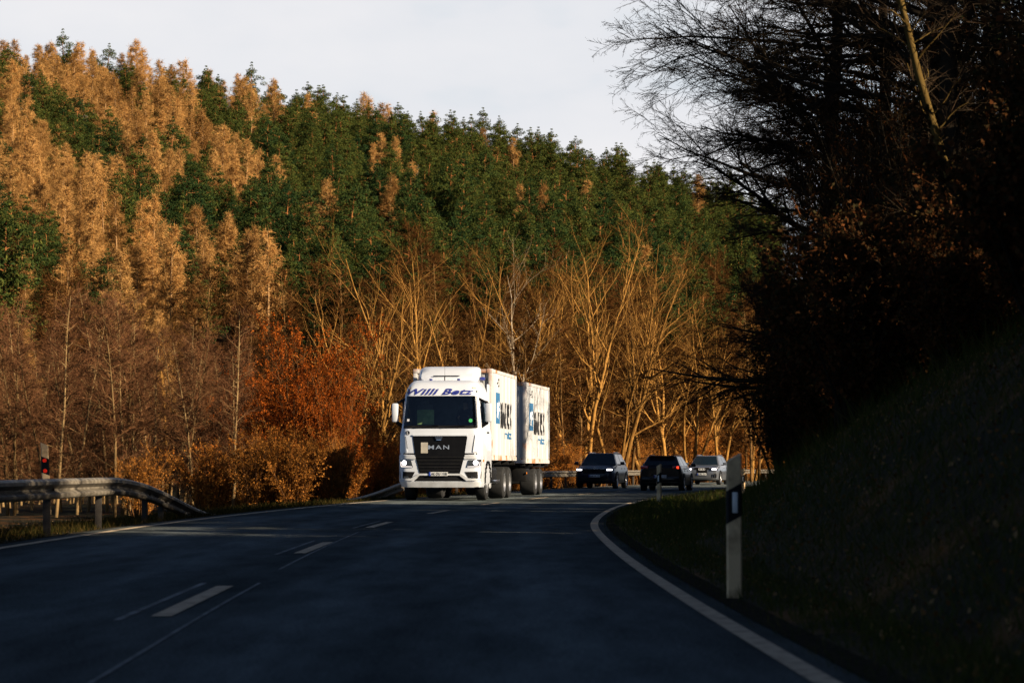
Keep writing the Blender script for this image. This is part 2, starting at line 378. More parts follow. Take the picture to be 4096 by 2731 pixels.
tag(link('road_edge_gravel', g.mesh('road_edge_gravel'), M['gravel']), kind='structure')

# ------------------------------------------------------------------ truck
def interp(z, zs, vs): return float(np.interp(z, zs, vs))
WZ = [.40, .55, 1.3, 1.95, 2.13, 3.09, 3.2, 3.31, 3.42, 3.50, 3.55, 3.58]
WV = [1.19, 1.235, 1.24, 1.235, 1.20, 1.125, 1.105, 1.075, 1.03, .985, .94, .88]
FV = [.05, .0, .0, .03, .07, .25, .29, .36, .47, .60, .76, .98]
def cab_w(z): return interp(z, WZ, WV)
def cab_f(z): return interp(z, WZ, FV)
CR = .24
def cab_y(x, z):
    w = cab_w(z); a = abs(x); y = cab_f(z) + .05 * (x / w) ** 2
    if a > w - CR: y += CR - math.sqrt(max(0, CR * CR - min(a - w + CR, CR) ** 2))
    return y
UL = [-1, -.985, -.96, -.93, -.90, -.85, -.8, -.65, -.5, -.3, -.1]; UL = UL + [-u for u in UL[::-1]]
ZR = [.40, .47, .55, .8, 1.05, 1.3, 1.6, 1.95, 2.13, 2.35, 2.6, 2.85, 3.09, 3.15, 3.2, 3.26, 3.31, 3.37, 3.42, 3.46, 3.50, 3.525, 3.55, 3.565, 3.58]
def cab_shell():
    bm = bmesh.new(); rows = []
    for z in ZR:
        w = cab_w(z); r = [bm.verts.new((-w, 2.28, z)), bm.verts.new((-w, 1.4, z))]
        r += [bm.verts.new((w * u, cab_y(w * u, z), z)) for u in UL]
        r += [bm.verts.new((w, 1.4, z)), bm.verts.new((w, 2.28, z))]; rows.append(r)
    n = len(rows[0])
    for a in range(len(rows) - 1):
        for b in range(n):
            c = (b + 1) % n
            u0 = UL[b - 2] if 2 <= b < n - 3 else None
            if u0 is not None and 2.13 <= ZR[a] < 3.09 and abs(u0) <= .931 and abs(UL[b - 1]) <= .931: continue   # windscreen opening
            bm.faces.new((rows[a][b], rows[a][c], rows[a + 1][c], rows[a + 1][b]))
    bm.faces.new(rows[-1]); bm.faces.new(rows[0][::-1]); return bm
def cab_screen():
    bm = bmesh.new(); rows = []; us = [u for u in UL if abs(u) <= .931]
    for z in [z for z in ZR if 2.13 <= z <= 3.09]:
        w = cab_w(z); rows.append([bm.verts.new((w * u, cab_y(w * u, z) - .004, z)) for u in us])
    for a in range(len(rows) - 1):
        for b in range(len(us) - 1): bm.faces.new((rows[a][b], rows[a][b + 1], rows[a + 1][b + 1], rows[a + 1][b]))
    return bm
def panel(name, poly, mat, parent, offd=.006, thick=.03, fn=cab_y, step=.12):
    """a plate of outline poly (x, z) that follows the cab's front, standing offd proud of it"""
    bm = bmesh.new(); bm.faces.new([bm.verts.new((x, 0, z)) for x, z in poly])
    xs = [p[0] for p in poly]; zs = [p[1] for p in poly]
    for k in range(1, int((max(xs) - min(xs)) / step) + 1):
        bmesh.ops.bisect_plane(bm, geom=bm.verts[:] + bm.edges[:] + bm.faces[:], plane_co=(min(xs) + k * step, 0, 0), plane_no=(1, 0, 0))
    for k in range(1, int((max(zs) - min(zs)) / step) + 1):
        bmesh.ops.bisect_plane(bm, geom=bm.verts[:] + bm.edges[:] + bm.faces[:], plane_co=(0, 0, min(zs) + k * step), plane_no=(0, 0, 1))
    r = bmesh.ops.extrude_face_region(bm, geom=bm.faces[:]); nv = [v for v in r['geom'] if isinstance(v, bmesh.types.BMVert)]
    ns = set(nv)
    for v in bm.verts: v.co.y = fn(v.co.x, v.co.z) - offd + (thick if v in ns else 0)
    return bm_obj(name, bm, mat, parent)
def mir(poly): return [(-x, z) for x, z in poly][::-1]
def front_text(name, body, x0, x1, z0, z1, mat, parent, offd=.012, fn=cab_y, **kw):
    me = text_mesh(body, **kw); me, co = fit_text(me, x0, x1, z0, z1)
    out = np.array([(c[0], fn(c[0], c[1]) - offd, c[1]) for c in co]); set_co(me, out)
    return link(name, me, mat, parent)
def lathe(prof, seg=28):
    """profile of (x, r) turned about the x axis"""
    bm = bmesh.new(); rows = []
    for k in range(seg):
        a = k / seg * 2 * PI; rows.append([bm.verts.new((x, r * math.cos(a), r * math.sin(a))) for x, r in prof])
    for k in range(seg):
        A = rows[k]; B = rows[(k + 1) % seg]
        for j in range(len(prof) - 1):
            try: bm.faces.new((A[j], A[j + 1], B[j + 1], B[j]))
            except ValueError: pass
    bmesh.ops.remove_doubles(bm, verts=bm.verts, dist=1e-5); return bm
def wheel(parent, x, y, r, w, side, rim_r, dish=.05, rimmat='rim', nm='wheel'):
    """side +1: outer face to +x"""
    h = w / 2; s = side
    t = lathe([(-h * s, rim_r), (-h * s, r * .88), (-h * s * .85, r * .97), (-h * s * .6, r), (h * s * .6, r), (h * s * .85, r * .97), (h * s, r * .88), (h * s, rim_r)])
    o = bm_obj(nm, t, M['rubber'], parent); o.location = (x, y, r)
    q = lathe([(h * s * .96, rim_r * 1.02), (h * s * 1.0, rim_r * .95), (h * s - dish * s, rim_r * .8), (h * s - dish * s, rim_r * .45), (h * s - dish * .3 * s, rim_r * .38), (h * s - dish * .3 * s, 0.0005)])
    # wheel nuts / vents
    for k in range(10):
        a = k / 10 * 2 * PI; add_box(q, (h * s - dish * s * .9, rim_r * .62 * math.cos(a), rim_r * .62 * math.sin(a)), (.03, rim_r * .12, rim_r * .12))
    bm_obj('rim', q, M[rimmat], o); return o

TH = math.radians(7.0)
truck = empty('truck', 'white lorry cab with lit headlights, dark grille and blue lettering above its windscreen', 'truck', (-2.13, 73, 0), -TH)
cab = bm_obj('cab', cab_shell(), M['paint_white'], truck)
bm_obj('windscreen', cab_screen(), M['glass'], truck)
# interior
bm = bmesh.new()
for c, s in (((0, 1.75, 2.65), (2.1, .04, 1.3)), ((0, 1.05, 3.2), (2.1, 1.3, .04)), ((-1.04, 1.05, 2.65), (.04, 1.3, 1.2)), ((1.04, 1.05, 2.65), (.04, 1.3, 1.2)), ((0, 1.05, 1.98), (2.1, 1.3, .04))): add_box(bm, c, s)
bm_obj('cab_interior', bm, M['cab_lining'], truck)
rbox('dashboard', (0, .50, 2.14), (2.04, .55, .22), M['black_plastic'], truck, .05)
for sx in (-.62, .62):
    bm = bmesh.new(); add_box(bm, (sx, 1.25, 2.5), (.5, .16, .75), .06); add_box(bm, (sx, 1.22, 2.94), (.28, .1, .18), .04); bm_obj('seat', bm, M['seat'], truck)
bm = bmesh.new(); add_box(bm, (-.60, 1.12, 2.45), (.52, .05, .52), .02); bm_obj('seat_cover', bm, M['vest'], truck)
bm = bmesh.new()
for k in range(20):
    a0 = k / 20 * 2 * PI; a1 = (k + 1) / 20 * 2 * PI; R = .23; ctr = Vector((.62, .72, 2.42)); e1 = Vector((1, 0, 0)); e2 = Vector((0, .45, .9))
    add_rod(bm, ctr + R * (math.cos(a0) * e1 + math.sin(a0) * e2), ctr + R * (math.cos(a1) * e1 + math.sin(a1) * e2), .018, 6)
add_rod(bm, (.39, .72, 2.42), (.85, .72, 2.42), .02, 6); bm_obj('steering_wheel', bm, M['black_plastic'], truck)
# grille
grl = panel('grille', [(-.815, 1.875), (-.79, 1.905), (.79, 1.905), (.815, 1.875), (.745, 1.40), (.745, 1.36), (.60, .80), (.56, .755), (-.56, .755), (-.60, .80), (-.745, 1.36), (-.745, 1.40)], M['black_plastic'], truck, .012, .05)
for z in (1.30, 1.20, 1.10, 1.00, .90, .82):
    hw = float(np.interp(z, [.8, 1.36], [.55, .70])); panel('grille_slat', [(-hw, z), (-hw, z - .035), (hw, z - .035), (hw, z)], M['dark_metal'], grl, .03, .02)
panel('grille_trim', [(-.80, 1.955), (.80, 1.955), (.83, 1.93), (.79, 1.908), (-.79, 1.908), (-.83, 1.93)], M['paint_white'], truck, .03, .05)
front_text('lettering', 'MAN', -.345, .28, 1.515, 1.635, M['letter_silver'], grl, .02, space=1.25, offset=.01)
panel('emblem', [(-.15, 1.89), (.10, 1.89), (.05, 1.80), (-.10, 1.80)], M['lens_dark'], grl, .045, .03)
panel('emblem_rim', [(-.10, 1.80), (.05, 1.80), (.035, 1.778), (-.085, 1.778)], M['chrome'], grl, .045, .03)
panel('sticker', [(-.56, 1.715), (-.355, 1.715), (-.355, 1.40), (-.56, 1.40)], M['beige'], truck, .024, .01)
# front flaps, gaps
for p in (lambda q: q, mir):
    panel('panel_gap', p([(-1.20, 1.40), (-.74, 1.40), (-.74, 1.355), (-1.20, 1.365)]), M['void'], truck, .005, .02)
    panel('corner_flap', p([(-1.21, 1.94), (-1.05, 1.94), (-.98, 1.43), (-1.21, 1.43)]), M['paint_white'], truck, .022, .04)
    panel('air_slot', p([(-1.045, 1.90), (-1.03, 1.90), (-.965, 1.53), (-.975, 1.53)]), M['void'], truck, .006, .02)
    panel('headlight_brow', p([(-1.215, 1.345), (-.77, 1.345), (-.72, 1.28), (-.735, 1.22), (-1.21, 1.25)]), M['bumper_white'], truck, .03, .05)
    hl = panel('headlight', p([(-1.21, 1.215), (-.86, 1.195), (-.80, .985), (-1.16, .985), (-1.205, 1.03)]), M['lens_dark'], truck, .02, .05)
    panel('lamp', p([(-1.065 + .07 * math.cos(a), 1.115 + .07 * math.sin(a)) for a in np.linspace(0, -2 * PI, 16, endpoint=False)]), M['lamp'], hl, .03, .02)
    panel('daylight_strip', p([(-1.195, 1.15), (-1.175, 1.15), (-1.15, 1.025), (-.825, 1.012), (-.82, .99), (-1.16, .99), (-1.19, 1.04)]), M['lamp_soft'], hl, .028, .01)
    fr_ = panel('fog_light_recess', p([(-1.215, .86), (-.74, .85), (-.84, .665), (-1.20, .655)]), M['void'], truck, .008, .02)
    panel('fog_light', p([(-1.08, .72), (-.93, .72), (-.93, .67), (-1.08, .67)]), M['lens_dark'], fr_, .018, .02)
    panel('bumper_bar', p([(-1.215, .655), (-.86, .655), (-.62, .80), (-.20, .80), (-.20, .745), (-.59, .745), (-.80, .59), (-1.215, .605)]), M['bumper_white'], truck, .05, .07)
    panel('marker_light', p([(-1.01, 3.355), (-.91, 3.36), (-.91, 3.315), (-1.01, 3.31)]), M['beige'], truck, .02, .04)
panel('lower_intake', [(-.58, .74), (.58, .74), (.78, .575), (-.78, .575)], M['void'], truck, .006, .02)
panel('bumper_lip', [(-1.19, .56), (1.19, .56), (1.16, .42), (1.0, .395), (-1.0, .395), (-1.16, .42)], M['bumper_white'], truck, .05, .08)
pl = panel('licence_plate', [(-.31, .845), (.25, .845), (.25, .735), (-.31, .735)], M['plate_white'], truck, .065, .02)
panel('plate_band', [(-.31, .845), (-.26, .845), (-.26, .735), (-.31, .735)], M['plate_blue'], pl, .07, .01)
front_text('plate_lettering', 'AE OU 1181', -.245, .235, .752, .828, M['letter_black'], pl, .072, offset=.02)
dsc = bmesh.new(); add_rod(dsc, (-.967, cab_y(-.967, 2.0) - .02, 2.0), (-.967, cab_y(-.967, 2.0) + .01, 2.0), .062, 20)
dsc = bm_obj('sign_disc', dsc, M['letter_black'], truck); front_text('sign_letter', 'L', -.985, -.945, 1.965, 2.04, M['letter_white'], dsc, .03)
front_text('roof_lettering', 'Willi Betz', -1.02, .985, 3.128, 3.312, M['letter_blue'], truck, .02, shear=.36, offset=.028, space=1.08)
# windscreen details: wipers, badge, sticker
bm = bmesh.new()
for x0, x1 in ((-.75, -.05), (.05, .75)): add_rod(bm, (x0, cab_y(x0, 2.17) - .03, 2.15), (x1, cab_y(x1, 2.22) - .03, 2.21), .012, 6)
bm_obj('wiper', bm, M['black_plastic'], truck)
panel('lower_screen_band', [(-1.09, 2.13), (1.09, 2.13), (1.085, 2.21), (-1.085, 2.21)], M['void'], truck, .010, .004)
panel('windscreen_badge', [(.90 + .055 * math.cos(a), 2.36 + .055 * math.sin(a)) for a in np.linspace(0, 2 * PI, 14, endpoint=False)], M['green_badge'], truck, .01, .004)
panel('windscreen_sticker', [(-1.0, 2.41), (-.93, 2.41), (-.93, 2.34), (-1.0, 2.34)], M['letter_white'], truck, .01, .004)
# roof deflector
bm = bmesh.new(); rows = []
for z, hw, f in ((3.56, .86, 1.22), (3.64, .90, 1.26), (3.76, .915, 1.40), (3.88, .915, 1.58), (3.96, .90, 1.74), (4.01, .86, 1.92), (4.03, .78, 2.1)):
    r = [bm.verts.new((-hw, 2.32, z))]
    for u in (-1, -.97, -.92, -.85, -.6, -.3, 0, .3, .6, .85, .92, .97, 1):
        e = max(0, abs(u) - .8) / .2; r.append(bm.verts.new((hw * u, min(f + .35 * e * e + .05 * u * u, 2.3), z)))
    r.append(bm.verts.new((hw, 2.32, z))); rows.append(r)
for a in range(len(rows) - 1):
    for b in range(len(rows[0])):
        c = (b + 1) % len(rows[0]); bm.faces.new((rows[a][b], rows[a][c], rows[a + 1][c], rows[a + 1][b]))
bm.faces.new(rows[-1])
dfl = bm_obj('roof_deflector', bm, M['paint_white'], truck)
bm = bmesh.new(); add_box(bm, (0, 1.32, 3.725), (.80, .05, .018), .005); bm_obj('deflector_slot', bm, M['dark_metal'], dfl)
for sx in (-.42, .42):
    bm = bmesh.new(); add_box(bm, (sx, .98, 3.60), (.085, .12, .05), .015); bm_obj('roof_bracket', bm, M['letter_blue'], truck)
bm = bmesh.new(); add_rod(bm, (0, .96, 3.57), (0, .98, 3.68), .016); add_rod(bm, (0, .98, 3.68), (.0, 1.0, 4.15), .004, 5); bm_obj('antenna', bm, M['black_plastic'], truck)
rbox('side_deflector', (1.12, 2.42, 2.4), (.05, .36, 2.2), M['paint_white'], truck, .02); rbox('side_deflector', (-1.12, 2.42, 2.4), (.05, .36, 2.2), M['paint_white'], truck, .02)
rbox('side_lamp', (.99, 2.05, 3.66), (.16, .10, .10), M['letter_blue'], truck, .02)
for s in (-1, 1):
    mr = rbox('mirror', (s * 1.40, .42, 2.60), (.19, .20, .56), M['paint_white'], truck, .045)
    bm = bmesh.new(); add_box(bm, (s * 1.40, .53, 2.60), (.17, .03, .5), .01); bm_obj('mirror_glass', bm, M['black_plastic'], mr)
    rbox('mirror_arm', (s * 1.24, .46, 2.94), (.34, .10, .07), M['black_plastic'], mr, .025, Matrix.Rotation(-s * math.radians(-28), 3, 'Y')); rbox('mirror_arm', (s * 1.25, .46, 2.24), (.30, .14, .10), M['black_plastic'], mr, .03, Matrix.Rotation(s * math.radians(-35), 3, 'Y'))
    # door window, handle, wheel arch, mud guard
    rbox('side_window', (s * (1.19), 1.12, 2.62), (.06, 1.1, .72), M['carglass'], truck, .02)
    rbox('door_handle', (s * 1.245, 1.5, 2.02), (.03, .2, .05), M['black_plastic'], truck, .01)
    bm = bmesh.new(); rr = .62
    for k in range(12):
        a0 = k / 12 * PI; a1 = (k + 1) / 12 * PI
        add_box(bm, (s * 1.235, 1.38 + rr * math.cos((a0 + a1) / 2), .52 + rr * math.sin((a0 + a1) / 2)), (.07, .06, rr * PI / 12 * 1.05), 0, Matrix.Rotation(PI - (a0 + a1) / 2 + PI, 3, 'X'))
    bm_obj('wheel_arch', bm, M['black_plastic'], truck)
    rbox('side_skirt', (s * 1.19, 2.25, .78), (.06, .30, .86), M['bumper_white'], truck, .02)
    rbox('step_panel', (s * 1.215, .45, .95), (.05, .55, .8), M['bumper_white'], truck, .02)
    rbox('side_marker', (s * 1.26, .35, 1.18), (.02, .10, .07), M['orange_lens'], truck, .006)
    wheel(truck, s * 1.07, 1.38, .50, .30, s, .29, .03)
    for y in (5.55, 6.90): wheel(truck, s * .97, y, .50, .52, s, .29, .12)
    bm = bmesh.new(); add_box(bm, (s * .95, 3.5, .72), (.42, 1.5, .55), .12, seg=4); bm_obj('fuel_tank', bm, M['dark_metal'], truck)
    bm = bmesh.new(); add_box(bm, (s * 1.19, 3.55, .55), (.03, 2.0, .10), .01); bm_obj('side_rail', bm, M['chrome'], truck)
bm = bmesh.new()
for sx in (-.42, .42): add_box(bm, (sx, 5.0, .92), (.10, 7.6, .30))
for y in (1.5, 3.0, 5.0, 6.2, 8.2): add_box(bm, (0, y, .92), (.84, .14, .24))
add_box(bm, (0, 1.3, .62), (2.0, 2.2, .36), .05); add_box(bm, (0, 6.2, .72), (1.5, 1.2, .5), .08)
bm_obj('chassis', bm, M['dark_metal'], truck)
for y in (2.95, 4.9, 6.9, 8.6): rbox('load_bearer', (0, y, 1.13), (2.36, .12, .14), M['dark_metal'], truck)

# driver
def person():
    pr = empty('person', 'lorry driver in a dark top holding the steering wheel behind the windscreen', 'person', (-2.13, 73, 0), -TH)
    P = {'pel': (.62, 1.10, 2.12), 'spi': (.62, 1.13, 2.38), 'che': (.62, 1.12, 2.58), 'nec': (.62, 1.09, 2.74), 'hed': (.62, 1.06, 2.84), 'top': (.62, 1.05, 2.95),
         'shl': (.44, 1.11, 2.66), 'ell': (.38, .98, 2.42), 'wrl': (.45, .78, 2.46), 'hal': (.47, .73, 2.48), 'shr': (.80, 1.11, 2.66), 'elr': (.88, .98, 2.42), 'wrr': (.80, .78, 2.46), 'har': (.78, .73, 2.48),
         'hpl': (.53, 1.08, 2.10), 'knl': (.50, .70, 2.10), 'fol': (.50, .62, 2.05), 'hpr': (.71, 1.08, 2.10), 'knr': (.74, .70, 2.10), 'forr': (.74, .62, 2.05)}
    R = {'pel': .14, 'spi': .13, 'che': .16, 'nec': .06, 'hed': .085, 'top': .07, 'shl': .07, 'ell': .048, 'wrl': .035, 'hal': .035, 'shr': .07, 'elr': .048, 'wrr': .035, 'har': .035, 'hpl': .09, 'knl': .065, 'fol': .05, 'hpr': .09, 'knr': .065, 'forr': .05}
    E = [('pel', 'spi'), ('spi', 'che'), ('che', 'nec'), ('nec', 'hed'), ('hed', 'top'), ('che', 'shl'), ('shl', 'ell'), ('ell', 'wrl'), ('wrl', 'hal'), ('che', 'shr'), ('shr', 'elr'), ('elr', 'wrr'), ('wrr', 'har'), ('pel', 'hpl'), ('hpl', 'knl'), ('knl', 'fol'), ('pel', 'hpr'), ('hpr', 'knr'), ('knr', 'forr')]
    ks = list(P); ed = [(ks.index(a), ks.index(b)) for a, b in E]; vs = [P[k] for k in ks]; rs = [R[k] for k in ks]
    for hand, s in (('hal', 1), ('har', -1)):      # fingers curled over the rim
        h = Vector(P[hand]); hi = ks.index(hand)
        for k in range(4):
            a = h + Vector((0, -.035, .03 - .02 * k)); b = a + Vector((s * .005, -.035, -.012 - .004 * (k == 3))); c = b + Vector((0, -.005, -.03))
            n0 = len(vs); vs += [a, b, c]; rs += [.010, .009, .008]; ed += [(hi, n0), (n0, n0 + 1), (n0 + 1, n0 + 2)]
        n0 = len(vs); vs += [h + Vector((s * .03, -.02, .03)), h + Vector((s * .045, -.045, .03))]; rs += [.011, .009]; ed += [(hi, n0), (n0, n0 + 1)]
    me = bpy.data.meshes.new('body'); me.from_pydata([tuple(v) for v in vs], ed, []); o = link('body', me, M['skin'], pr)
    sk = o.modifiers.new('s', 'SKIN'); o.modifiers.new('b', 'SUBSURF').levels = 1
    for v, r in zip(me.skin_vertices[0].data, rs): v.radius = (r, r * .95)
    me.skin_vertices[0].data[0].use_root = True
    dg = bpy.context.evaluated_depsgraph_get(); dg.update(); m2 = bpy.data.meshes.new_from_object(o.evaluated_get(dg)); o.modifiers.clear(); o.data = m2; m2.materials.clear(); m2.materials.append(M['skin']); m2.shade_smooth()
    # clothing: a slightly larger shell over torso and arms
    bm = bmesh.new(); bm.from_mesh(m2)
    kill = [f for f in bm.faces if (lambda c: c.z > 2.735 or (c.y < .86 and c.z > 2.3))(f.calc_center_median())]
    bmesh.ops.delete(bm, geom=kill, context='FACES')
    bm.normal_update()
    for v in bm.verts: v.co += v.normal * .012
    bm_obj('clothing', bm, M['cloth_dark'], pr)
    bm = bmesh.new(); bmesh.ops.create_uvsphere(bm, u_segments=14, v_segments=9, radius=.098); bmesh.ops.delete(bm, geom=[v for v in bm.verts if v.co.z < -.01 and v.co.y < .03], context='VERTS')
    bmesh.ops.translate(bm, vec=(.62, 1.075, 2.905), verts=bm.verts); bm_obj('hair', bm, M['cloth_dark'], pr)
    bm = bmesh.new(); add_box(bm, (.62, .965, 2.885), (.022, .04, .045), .008); bm_obj('nose', bm, M['skin'], pr)
person()

# ------------------------------------------------------------------ containers
PITCHC = .28; DEP = .042
def corr(y):
    t = (y / PITCHC) % 1.0
    if t < .28: return 0.
    if t < .5: return -DEP * (t - .28) / .22
    if t < .78: return -DEP
    return -DEP * (1 - (t - .78) / .22)
def folds(L):
    r = []; k = 0
    while k * PITCHC < L:
        for t in (0, .28, .5, .78):
            y = (k + t) * PITCHC
            if y < L: r.append(y)
        k += 1
    return r
CL = 6.15; CW = 1.22
def container(root, z0, z1, sides_text):
    y0 = .12; y1 = CL - .12
    bm = bmesh.new(); ys = [y0] + [y for y in folds(CL) if y0 < y < y1] + [y1]
    zb = z0 + .16; zt = z1 - .10
    for s in (-1, 1):
        prev = None
        for y in ys:
            x = s * (CW - .012 + corr(y)); cur = (bm.verts.new((x, y, zb)), bm.verts.new((x, y, zt)))
            if prev: bm.faces.new((prev[0], cur[0], cur[1], prev[1]))
            prev = cur
    bm_obj('side_wall', bm, M['container_white'], root, smooth=False)
    bm = bmesh.new(); add_box(bm, (0, CL / 2, z1 - .05), (2 * CW - .16, CL - .1, .05)); bm_obj('roof', bm, M['container_white'], root)
    bm = bmesh.new(); prev = None
    n = 60
    for k in range(n + 1):
        x = -CW + .1 + (2 * CW - .2) * k / n; cur = (bm.verts.new((x, .05 - corr(x + 5) * .5, zb)), bm.verts.new((x, .05 - corr(x + 5) * .5, zt)))
        if prev: bm.faces.new((prev[0], cur[0], cur[1], prev[1]))
        prev = cur
    bm_obj('end_wall', bm, M['container_white'], root, smooth=False)
    bm = bmesh.new()
    for s in (-1, 1):
        add_box(bm, (s * (CW - .03), CL - .04, (zb + zt) / 2), (.07, .07, zt - zb)); add_box(bm, (s * .56, CL - .06, (zb + zt) / 2), (1.1, .05, zt - zb - .04), .01)
        for k in (.25, .8): add_rod(bm, (s * k, CL - .015, zb + .1), (s * k, CL - .015, zt - .1), .018, 6)
    bm_obj('door', bm, M['container_white'], root)
    bm = bmesh.new()
    for s in (-1, 1):
        add_box(bm, (s * (CW - .06), .07, (z0 + z1) / 2), (.12, .14, z1 - z0 - .24), .012)
        add_box(bm, (s * (CW - .05), CL / 2, z0 + .08), (.09, CL - .36, .155)); add_box(bm, (s * (CW - .04), CL / 2, z1 - .05), (.075, CL - .36, .095))
    add_box(bm, (0, .06, z1 - .06), (2 * CW - .36, .10, .11)); add_box(bm, (0, .06, z0 + .08), (2 * CW - .36, .10, .15))
    bm_obj('frame', bm, M['container_frame'], root)
    for s in (-1, 1):
        for y in (.09, CL - .09):
            for z in (z0 + .06, z1 - .06): rbox('corner_casting', (s * (CW - .088), y, z), (.18, .19, .13), M['container_frame'], root, .012)
    # marks on the side that shows
    def wrap(name, me_or_poly, mat, lift, ax=1):
        bm = bmesh.new()
        if isinstance(me_or_poly, list): bm.faces.new([bm.verts.new((p[0], p[1], 0)) for p in me_or_poly])
        else: bm.from_mesh(me_or_poly); bpy.data.meshes.remove(me_or_poly)
        for y in folds(CL): bmesh.ops.bisect_plane(bm, geom=bm.verts[:] + bm.edges[:] + bm.faces[:], plane_co=(y, 0, 0), plane_no=(1, 0, 0))
        for v in bm.verts:
            y, z = v.co.x, v.co.y; v.co = Vector((CW - .012 + corr(y) + lift, y, z))
        return bm_obj(name, bm, mat, root, smooth=False)
    H = z1 - z0
    def t(body, ya, yb, za, zb_, mat, name, offs=.02, **kw):
        me = text_mesh(body, offset=offs, **kw); me, co = fit_text(me, ya, yb, za, zb_); set_co(me, co); return wrap(name, me, mat, .006)
    zl = z0 + H * .40
    wrap('logo_square', [(1.05, zl + .02), (1.95, zl + .02), (1.95, zl + .98), (1.05, zl + .98)], M['logo_blue'], .004)
    st = [(1.5 + (.36 if k % 2 == 0 else .16) * math.sin(k * PI / 7), zl + .5 + (.36 if k % 2 == 0 else .16) * math.cos(k * PI / 7)) for k in range(14)]
    wrap('logo_star', st, M['letter_white'], .008)
    t('MAERSK', 2.1, 5.0, zl - .12, zl + .72, M['letter_black'], 'lettering', .035, space=1.08)
    t('mtz', 3.1, 4.9, z0 + H * .245, z0 + H * .33, M['logo_blue'], 'small_lettering', .03)
    t('42', 1.35, 1.85, z1 - .50, z1 - .24, M['letter_black'], 'code_lettering')
    return y0
C1 = empty('shipping_container', 'white corrugated container with blue star logo, directly behind the lorry cab', 'container', (-2.13, 73, 0), -TH)
sub = Vector((0, 2.62, 0)); C1.location = C1.location + Matrix.Rotation(-TH, 3, 'Z') @ sub
container(C1, 1.20, 3.98, None)
# code on the front end wall beside the deflector
me = text_mesh('HNVA', offset=.01); me, co = fit_text(me, .86, 1.09, 3.60, 3.70); set_co(me, np.stack([co[:, 0], np.full(len(co), -.01), co[:, 1]], -1)); link('end_lettering', me, M['letter_black'], C1)
TT = math.radians(8.4)
trl = empty('trailer', 'black two-axle drawbar trailer chassis under the rear container', 'trailer', (-.73, 85.15, 0), -TT)
bm = bmesh.new()
for sx in (-.45, .45): add_box(bm, (sx, 3.1, .90), (.12, 6.1, .30))
for y in (.3, 1.6, 3.0, 4.4, 5.8): add_box(bm, (0, y, .90), (.9, .12, .24))
add_box(bm, (0, 3.1, .55), (1.8, 2.2, .3), .05); bm_obj('chassis', bm, M['dark_metal'], trl)
bm = bmesh.new(); add_rod(bm, (-.4, .2, .75), (-.05, -2.6, .62), .06); add_rod(bm, (.4, .2, .75), (.05, -2.6, .62), .06); bm_obj('drawbar', bm, M['dark_metal'], trl)
for y in (.15, 2.0, 4.1, 6.0): rbox('load_bearer', (0, y, 1.07), (2.34, .12, .10), M['dark_metal'], trl)
for s in (-1, 1):
    for y in (2.45, 3.80): wheel(trl, s * .97, y, .48, .52, s, .28, .12)
    rbox('mud_guard', (s * .97, 3.1, 1.0), (.55, 2.9, .04), M['black_plastic'], trl, .015)
    rbox('tool_box', (s * .9, 1.0, .72), (.5, .8, .45), M['dark_metal'], trl, .03); rbox('side_marker', (s * 1.16, .6, .78), (.02, .1, .06), M['orange_lens'], trl, .006)
C2 = empty('shipping_container', 'white corrugated container with blue star logo at the rear, riding on the trailer', 'container', (-.73, 85.15, 0), -TT)
container(C2, 1.12, 3.90, None)
for c in (C1, C2): c['group'] = 'containers on the lorry and its trailer'

